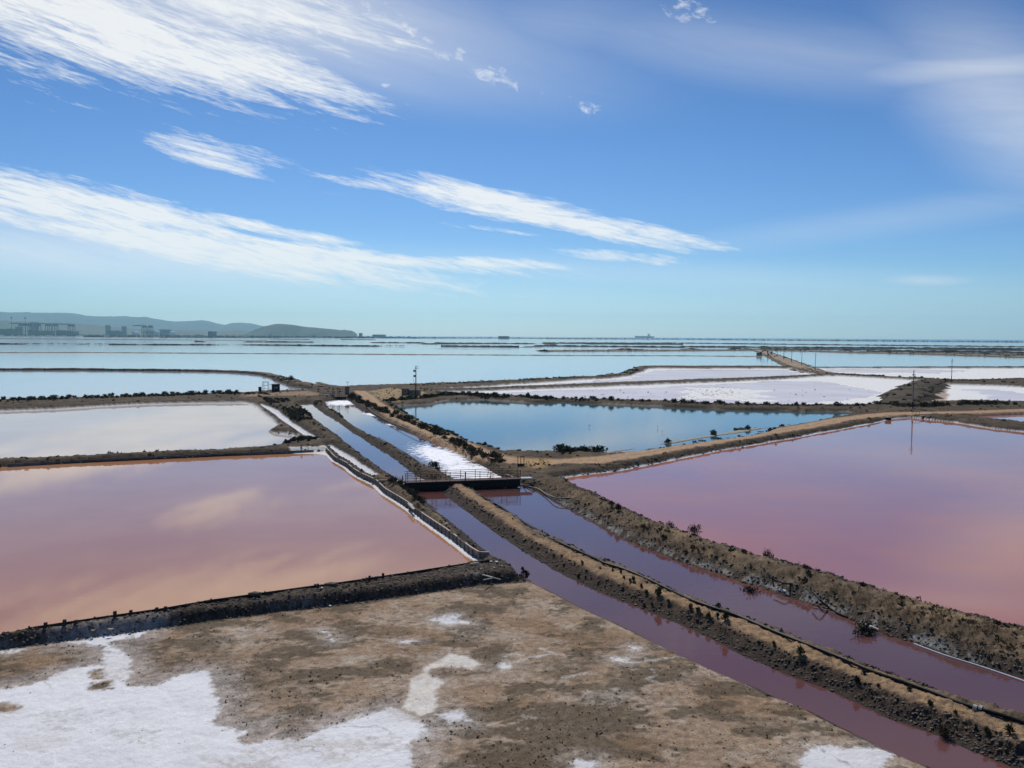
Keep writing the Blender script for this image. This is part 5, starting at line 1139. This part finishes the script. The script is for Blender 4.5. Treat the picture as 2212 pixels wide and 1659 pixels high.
# ================================================================== pump place on the left dyke
def atj(x_, y_, z=.6): return at('j', x_, y_, z)
cb = empty('metal_cabinet', atj(269, 375)); tag(cb, 'narrow dark cabinet left of the water tower frame', 'cabinet')
MB().box((0, 0, .55), (.62, .5, 1.15)).build('body', M_black, cb); MB().box((0, 0, 1.15), (.7, .58, .06)).build('roof', M_tar, cb)
tw = empty('tower_frame', atj(368, 375)); tag(tw, 'tall open steel frame tower between the dark cabinet and the hut', 'tower')
for sx in (-1, 1):
    for sy in (-1, 1): MB().beam((sx * .82, sy * .5, 0), (sx * .62, sy * .4, 2.4), .07).build('leg', M_tar, tw)
MB().box((0, 0, 2.42), (1.4, .95, .09)).build('platform', M_tar, tw)
for z_ in (.7, 1.5):
    for sy in (-.47, .47): MB().beam((-.74, sy, z_), (.74, sy, z_), .045).build('brace', M_tar, tw)
MB().beam((-.2, -.5, 0), (0, -.4, 2.4), .05).build('ladder_pole', M_tar, tw)
ht = empty('pump_hut', atj(547, 388), .22); tag(ht, 'small dark square hut with two pale panes by the tower frame', 'hut')
MB().box((0, .6, .95), (1.9, 1.6, 1.95)).build('wall', M_black, ht); MB().box((0, .6, 1.96), (2.1, 1.8, .1)).build('roof', M_tar, ht)
for x_ in (-.2, .32):
    w_ = MB().box((x_, -.205, 1.15), (.42, .03, .55)).build('window', M_tar, ht); MB().box((x_, -.225, 1.15), (.3, .015, .42)).build('pane', M_glass, w_)
lp = empty('lamp_post', atj(463, 378)); tag(lp, 'thin lamp post with a bent arm between tower and hut', 'lamp')
MB().tube([(0, 0, 0), (0, 0, 1.45), (-.12, 0, 1.75), (-.28, 0, 1.85)], .035, 6).build('post', M_tar, lp); MB().box((-.34, 0, 1.86), (.26, .12, .08)).build('lamp_head', M_tar, lp)
hp = tag(MB().beam(atj(635, 368, .7), atj(760, 385, .7), .16).build('fallen_pipe', M_tar), 'thick dark pipe pointing left beside the hut', 'pipe')
for i, (a1, a2, lb) in enumerate((((360, 375), (385, 450), 'white leaning ladder below the tower frame'), ((400, 400), (450, 475), 'pale leaning board right of the white ladder'), ((250, 470), (400, 455), 'thin pale board lying left of the ladder foot'))):
    tag(MB().beam(atj(*a1, .6) + Vector((0, 0, .1)), atj(*a2, .5), .12, .05).build('leaning_board', M_palewood), lb, 'board')

# far sluice bridge at the head of the canals
sb = empty('sluice_bridge', atj(1330, 478, .5)); tag(sb, 'dark sluice bridge with rails and uprights at the far head of the canals', 'bridge'); b0 = Vector(sb.location)
def sj(x_, y_, z=.5): return atj(x_, y_, z) - b0
Ls = (sj(1790, 478) - sj(1330, 478)).length
MB().box((Ls / 2, 0, .1), (Ls + .4, 1.4, .22)).build('deck', M_black, sb); MB().box((Ls / 2, -.75, -.15), (Ls + .4, .1, .4)).build('girder', M_black, sb)
for z_ in (.55, 1.0): MB().tube([(0, -.65, z_), (Ls, -.65, z_)], .04, 5).build('rail', M_rust, sb)
for k in range(8): MB().box((Ls * k / 7, -.65, .6), (.06, .06, .95)).build('post', M_rust, sb)
MB().tube([(Ls * .45, .7, 1.85), (Ls, .7, 1.85)], .045, 5).build('rail', M_grey_pipe, sb); MB().tube([(Ls * .3, .7, 1.3), (Ls, .7, 1.3)], .04, 5).build('rail', M_grey_pipe, sb)
for x_ in (1540, 1566, 1640, 1664): MB().box((Ls * (x_ - 1330) / 460, .5, 1.2), (.1, .1, 2.1)).build('upright', M_black, sb)
MB().beam((.1, -.6, 1.3), (.55, -.7, -.1), .06).build('stair_rail', M_grey_pipe, sb)
wb = tag(MB().box((0, 0, .3), (.62, .4, .5)).build('white_box', M_white), 'white box on the left part of the far sluice bridge', 'box'); wb.location = atj(1452, 470, .62)
for i, (x_, lb) in enumerate(((1530, 'left of two pale drums on the far sluice bridge'), (1562, 'right of two pale drums on the far sluice bridge'))):
    o = tag(MB().tube([(0, 0, 0), (0, 0, .6)], .14, 10).build('drum', M_glass), lb, 'drum'); o.location = atj(x_, 470, .62)
gt = empty('gate_tower', atj(1802, 440, .5)); tag(gt, 'narrow brown masonry gate tower at the right end of the far sluice bridge', 'tower')
MB().box((0, .3, 1.0), (.92, .8, 2.2)).build('wall', M_brickdirt, gt); MB().box((0, .3, 2.13), (1.0, .9, .08)).build('cap', M_conc, gt)
ms = empty('lamp_mast', atj(1815, 290, 2.4)); ms.location = Vector(gt.location) + Vector((.1, .3, 2.15)); tag(ms, 'short mast with twin lamp heads on top of the gate tower', 'lamp')
MB().tube([(0, 0, 0), (0, 0, .95)], .035, 6).build('mast', M_rust, ms)
for s in (-1, 1): MB().box((s * .2, 0, 1.0), (.26, .14, .12)).build('lamp_head', M_tar, ms)
tr = shrub('shrub', PROTO_DARK[0], *(atj(815, 175, .9).xy), 2.1, 'dark lopsided tree-like bush on the curved dyke right of the hut', squash=1.2, z=.7)
shrub('shrub', PROTO_DARK[2], *(atj(745, 165, .9).xy), 1.3, 'lower dark bush touching the tree-like bush on the curved dyke', z=.7)
mud = W('j', [(1250, 222), (1330, 215), (1400, 240), (1490, 262), (1420, 275), (1330, 250)])
slab('mud_island', mud, .18, (.13, .11, .06))
# blocks and a bench by the tall pole
tb = empty('trestle', at('m', 830, 1320, .7)); tag(tb, 'low rusty trestle by the track right of the tall pole', 'trestle')
MB().box((0, 0, .38), (1.3, .1, .06)).build('bar', M_rust, tb)
for x_ in (-.6, 0, .6): MB().box((x_, 0, .15), (.05, .05, .5)).build('leg', M_rust, tb)
for (x_, y_, w_, lb) in ((1400, 1390, 1.1, 'dark concrete culvert block on the bank right of the trestle'), (90, 1475, .9, 'dark culvert block at the water edge where the track bends')):
    o = empty('culvert_block', at('m', x_, y_, .15)); tag(o, lb, 'culvert'); MB().box((0, 0, .2), (w_, .6, .5)).build('body', M_black, o); MB().box((0, 0, .47), (w_ + .1, .7, .07)).build('lid', M_conc, o)
for (x1, y1, x2, y2, lb) in ((940, 1368, 1120, 1358, 'pale slab lying on the bank right of the tall pole, left of two'), (1110, 1378, 1200, 1385, 'pale slab lying on the bank right of the tall pole, right of two')):
    tag(MB().beam(at('m', x1, y1, .6), at('m', x2, y2, .6), .35, .08).build('slab', M_conc), lb, 'slab')

# ================================================================== birds in the pond
M_bird = mat_noise('plumage', (.66, .60, .58), (.85, .78, .75), scale=6, bump=0); M_bdark = mat_noise('dark_plumage', (.03, .03, .03), (.08, .07, .07), scale=6, bump=0)
def bird(k, x_, y_, s, mat, label, rz=0, z=0.0):
    root = empty('wading_bird', at(k, x_, y_, z), rz); s *= .62; root.scale = (s, s, s); tag(root, label, 'bird')
    body = MB(); prof = [(-.34, .015, .70), (-.22, .075, .66), (-.08, .125, .64), (.08, .13, .65), (.19, .085, .70), (.24, .045, .78), (.25, .032, .90), (.20, .028, 1.02), (.20, .03, 1.12), (.26, .045, 1.17), (.33, .03, 1.15), (.40, .008, 1.08)]
    n = 8
    for (x, r, zz) in prof:
        for j in range(n):
            a = 6.2832 * j / n; body.v.append((x, r * math.cos(a), zz + r * math.sin(a) * (1.0)) if x < .19 else (x + r * math.sin(a) * (.8 if zz < 1.1 else 0), r * math.cos(a), zz + (r * math.sin(a) if zz > 1.1 else 0)))
    for i in range(len(prof) - 1):
        for j in range(n): body.f.append((i * n + j, i * n + (j + 1) % n, (i + 1) * n + (j + 1) % n, (i + 1) * n + j))
    body.build('body', mat, root)
    for sy in (-.05, .05): MB().tube([(0, sy, .58), (.03, sy, .30), (-.01, sy, -.1)], .014, 5).build('leg', M_rust, root)
    MB().tube([(.38, 0, 1.10), (.46, 0, 1.04), (.48, 0, .96)], .022, 5, .008).build('bill', M_bdark, root)
    return root
bird('6', 480, 345, .62, M_bdark, 'small dark wading bird in the blue pond, farthest of the birds in open water', 1.2)
bird('6', 493, 448, .75, M_bdark, 'dark wading bird in the blue pond in front of the farthest one', .1)
bird('6', 1096, 462, .95, M_bird, 'white wading bird in the right half of the blue pond', 1.4)
bird('6', 1135, 500, .6, M_bird, 'small pale bird just below the white wading bird', .3)
bird('6', 1397, 282, .6, M_bdark, 'small dark bird at the far edge of the blue pond under the bushes', .3)
bird('5', 1238, 175, .9, M_bird, 'white egret at the upper left corner of the blue pond', 1.0)

# ================================================================== excavator on the far dyke
b0 = at('l', 300, 325, .3); ex = empty('excavator', b0); tag(ex, 'dark tracked excavator with its arm down beside the far end of the causeway', 'excavator'); ex.rotation_euler = (0, 0, .1)
for y_ in (-1.1, 1.1): MB().prism([(-2.1, .2), (-1.7, 0), (1.7, 0), (2.1, .2), (2.1, .6), (1.7, .9), (-1.7, .9), (-2.1, .6)], y_ - .3, y_ + .3).build('track', M_tar, ex)
MB().box((-.5, 0, 1.6), (3.2, 2.4, 1.2)).build('body', M_black, ex); MB().box((.9, -.6, 2.2), (1.2, 1.0, 1.7)).build('cab', M_tar, ex)
MB().beam((.9, .3, 1.9), (3.4, .3, 4.6), .5, .6).build('boom', M_rust, ex); MB().beam((3.3, .3, 4.7), (6.6, .3, 3.9), .4, .5).build('arm', M_rust, ex)
MB().beam((6.6, .3, 4.0), (7.6, .3, 1.4), .35, .5).build('arm', M_rust, ex); MB().prism([(7.1, 1.5), (8.2, 1.3), (8.4, .3), (7.2, -.1), (6.9, .6)], -.3, .9).build('bucket', M_tar, ex)

# ================================================================== container ship
D0 = 10500; xc = atd(1391.5, D0); Ls = 43.5 / F * D0
M_hull = mat_noise('ship_hull', (.01, .02, .03), (.02, .035, .045), scale=.05, bump=0); M_sup = mat_noise('ship_white', (.45, .48, .50), (.6, .62, .62), scale=.1, bump=0)
shp = empty('container_ship', (xc, D0, 0)); tag(shp, 'unladen dark container ship with its white bridge aft on the horizon', 'ship')
hl = Ls / 2
MB().prism([(-hl * .93, -1), (hl * .82, -1), (hl * .88, 6), (hl, 21), (hl * .96, 21), (hl * .6, 19), (-hl * .8, 23), (-hl, 26), (-hl * .97, 22), (-hl * .93, 15), (-hl * .96, 2)], -16, 16).build('hull', M_hull, shp)
MB().box((hl * .42, 0, 31), (24, 28, 24)).build('superstructure', M_sup, shp); MB().box((hl * .36, 0, 44), (34, 34, 3)).build('bridge_wing', M_sup, shp); MB().box((hl * .43, 0, 50), (7, 8, 12)).build('funnel', M_hull, shp)
MB().box((hl * .26, 0, 24), (12, 24, 5)).build('hatch', M_hull, shp); MB().box((hl * .6, 0, 24), (8, 24, 6)).build('hatch', M_hull, shp)
for f_ in (-.7, -.5, -.3, -.1, .1): MB().box((hl * f_, 0, 22.6), (hl * .16, 26, 2.5)).build('hatch', M_hull, shp)

# ================================================================== the port on the left horizon
M_crane = mat_noise('crane_steel', (.03, .04, .07), (.06, .07, .11), scale=.1, bump=0)
DP = 5200
def PZ(py, px, D=DP): return CAMZ + (hor(px) - py) / F * D
def crane(x0, x1, ytop, ybeam, ybase, boom_to, label, kk, D=DP):
    px0 = q(kk, x0, 0)[0]; px1 = q(kk, x1, 0)[0]; X0, X1 = atd(px0, D), atd(px1, D)
    zt_, zb_, z0 = (PZ(q(kk, 0, y_)[1], px0, D) for y_ in (ytop, ybeam, ybase)); z0 = 1.0
    r = empty('quay_crane', (X0, D, 0)); tag(r, label, 'crane', 'quay cranes in the port'); w = X1 - X0
    for sx in (0, w):
        for sy in (0, 26): MB().box((sx, sy, (zb_ + z0) / 2), (3.2, 3.2, zb_ - z0)).build('leg', M_crane, r)
    for sy in (0, 26):
        MB().box((w / 2, sy, zb_ + 2), (w + 4, 3, 4)).build('portal_beam', M_crane, r); MB().box((w / 2, sy, z0 + (zb_ - z0) * .42), (w, 3, 3.5)).build('portal_beam', M_crane, r)
        MB().box((w / 2, sy, (zt_ + zb_) / 2), (w * .9, 3, (zt_ - zb_) * .8)).build('machinery_frame', M_crane, r)
    if boom_to is not None:
        X2 = atd(q(kk, boom_to, 0)[0], D) - X0; MB().box((X2 / 2, 13, zt_ - 3), (abs(X2), 6, 5)).build('boom', M_crane, r)
        MB().beam((w / 2, 13, zt_ + 8), (X2 * .7, 13, zt_), 1.2).build('boom_stay', M_crane, r)
    return r
crane(445, 550, 290, 358, 530, 215, 'leftmost quay crane with its boom pointing left', 'h')
crane(612, 712, 292, 360, 530, None, 'quay crane right of the left lamp mast, second from the left', 'h')
crane(822, 920, 295, 360, 530, 1080, 'third quay crane with a long low boom to the right', 'h')
crane(1078, 1170, 300, 365, 530, 1330, 'fourth quay crane in the middle of the long row', 'h')
crane(1240, 1330, 305, 365, 530, 1560, 'fifth quay crane with its boom out to the right', 'h')
crane(1610, 1722, 310, 375, 530, 1470, 'last quay crane at the right end of the long row', 'h')
crane(848, 903, 258, 300, 385, 675, 'isolated quay crane with its boom reaching left over white sheds', 'i')
crane(955, 1010, 258, 300, 385, None, 'isolated bare quay crane right of the one with the reaching boom', 'i')
for x_, y_, lb in ((285, 175, 'left of the two tall floodlight masts in the port'), (610, 185, 'right of the two tall floodlight masts in the port')):
    px, py = q('h', x_, y_); m_ = empty('floodlight_mast', (atd(px, 4900), 4900, 0)); tag(m_, lb, 'mast'); zz = PZ(py, px, 4900)
    MB().tube([(0, 0, 0), (0, 0, zz)], 1.6, 6, .9).build('shaft', M_crane, m_); MB().box((0, 0, zz + 2), (7, 7, 6)).build('lamp_cluster', M_crane, m_)
def shed(kk, x0, x1, y0, y1, mat, label, D=5300, roof=None, dep=60):
    pa, pb = q(kk, x0, y0), q(kk, x1, y1); X0, X1 = atd(pa[0], D), atd(pb[0], D); zt_ = PZ(pa[1], pa[0], D)
    r = empty('warehouse', ((X0 + X1) / 2, D, 0)); tag(r, label, 'building'); w = X1 - X0
    MB().box((0, dep / 2, zt_ * .42), (w, dep, zt_ * .84)).build('wall', mat, r)
    MB().prism([(-w / 2 - 1, zt_ * .84), (w / 2 + 1, zt_ * .84), (w / 2 - 2, zt_), (-w / 2 + 2, zt_)], -1, dep + 1).build('roof', roof or mat, r)
M_shed = mat_noise('shed_grey', (.10, .11, .13), (.2, .2, .22), scale=.05, bump=0); M_shed2 = mat_noise('shed_dark', (.04, .045, .07), (.09, .09, .12), scale=.05, bump=0)
shed('i', 915, 1092, 358, 384, M_white, 'long white shed under the isolated crane pair')
shed('i', 668, 716, 370, 388, M_white, 'small white shed left of the isolated crane pair')
shed('i', 1320, 1360, 366, 388, M_white, 'small white building right of the isolated cranes')
shed('i', 1155, 1300, 330, 372, M_shed, 'grey flat building right of the isolated cranes', 6000)
shed('i', 205, 228, 255, 380, M_shed, 'slim grey tower block left of the dark sheds', 6000)
shed('i', 490, 512, 272, 380, M_shed, 'narrow grey silo against the hills', 6000)
shed('i', 245, 450, 352, 385, M_shed, 'dark wide shed between the row of cranes and the isolated pair', 5400)
shed('i', 2010, 2095, 365, 405, M_shed2, 'dark low building before the headland', 4600)
shed('h', 680, 780, 455, 540, M_shed2, 'dark container block under the second crane', 5000)
shed('h', 830, 950, 470, 535, M_shed2, 'dark container block under the third crane', 5000)
shed('h', 1010, 1170, 470, 530, M_shed2, 'dark container block under the fourth crane', 5000)
shed('h', 1340, 1560, 462, 535, M_shed2, 'dark mound of containers right of the fifth crane', 5000)
shed('h', 1600, 1740, 480, 530, M_shed2, 'dark container block under the last crane of the row', 5000)
shed('h', 715, 808, 275, 500, M_shed, 'pale grey silo between second and third crane', 5600)
shed('h', 0, 110, 430, 500, M_shed2, 'dark shed at the left picture edge in the port', 5200)
shed('h', 150, 340, 425, 510, M_shed2, 'dark shed with gantries left of the first crane', 5200)
shed('h', 365, 400, 378, 500, M_shed2, 'small dark tower just left of the first crane', 5200)
shed('2', 1015, 1085, 226, 240, mat_noise('dune_house', (.12, .10, .08), (.22, .17, .13), scale=.1, bump=0), 'brown mound-like building on the dunes in the middle of the horizon', 4400)
shed('2', 114, 127, 206, 219, M_shed2, 'tiny dark tower at the tip of the headland', 6000)
shed('2', 200, 280, 216, 222, M_shed, 'flat grey building right of the headland tip', 5900)
print('shrubs', n_shrub[0], 'meshes', len(bpy.data.objects))
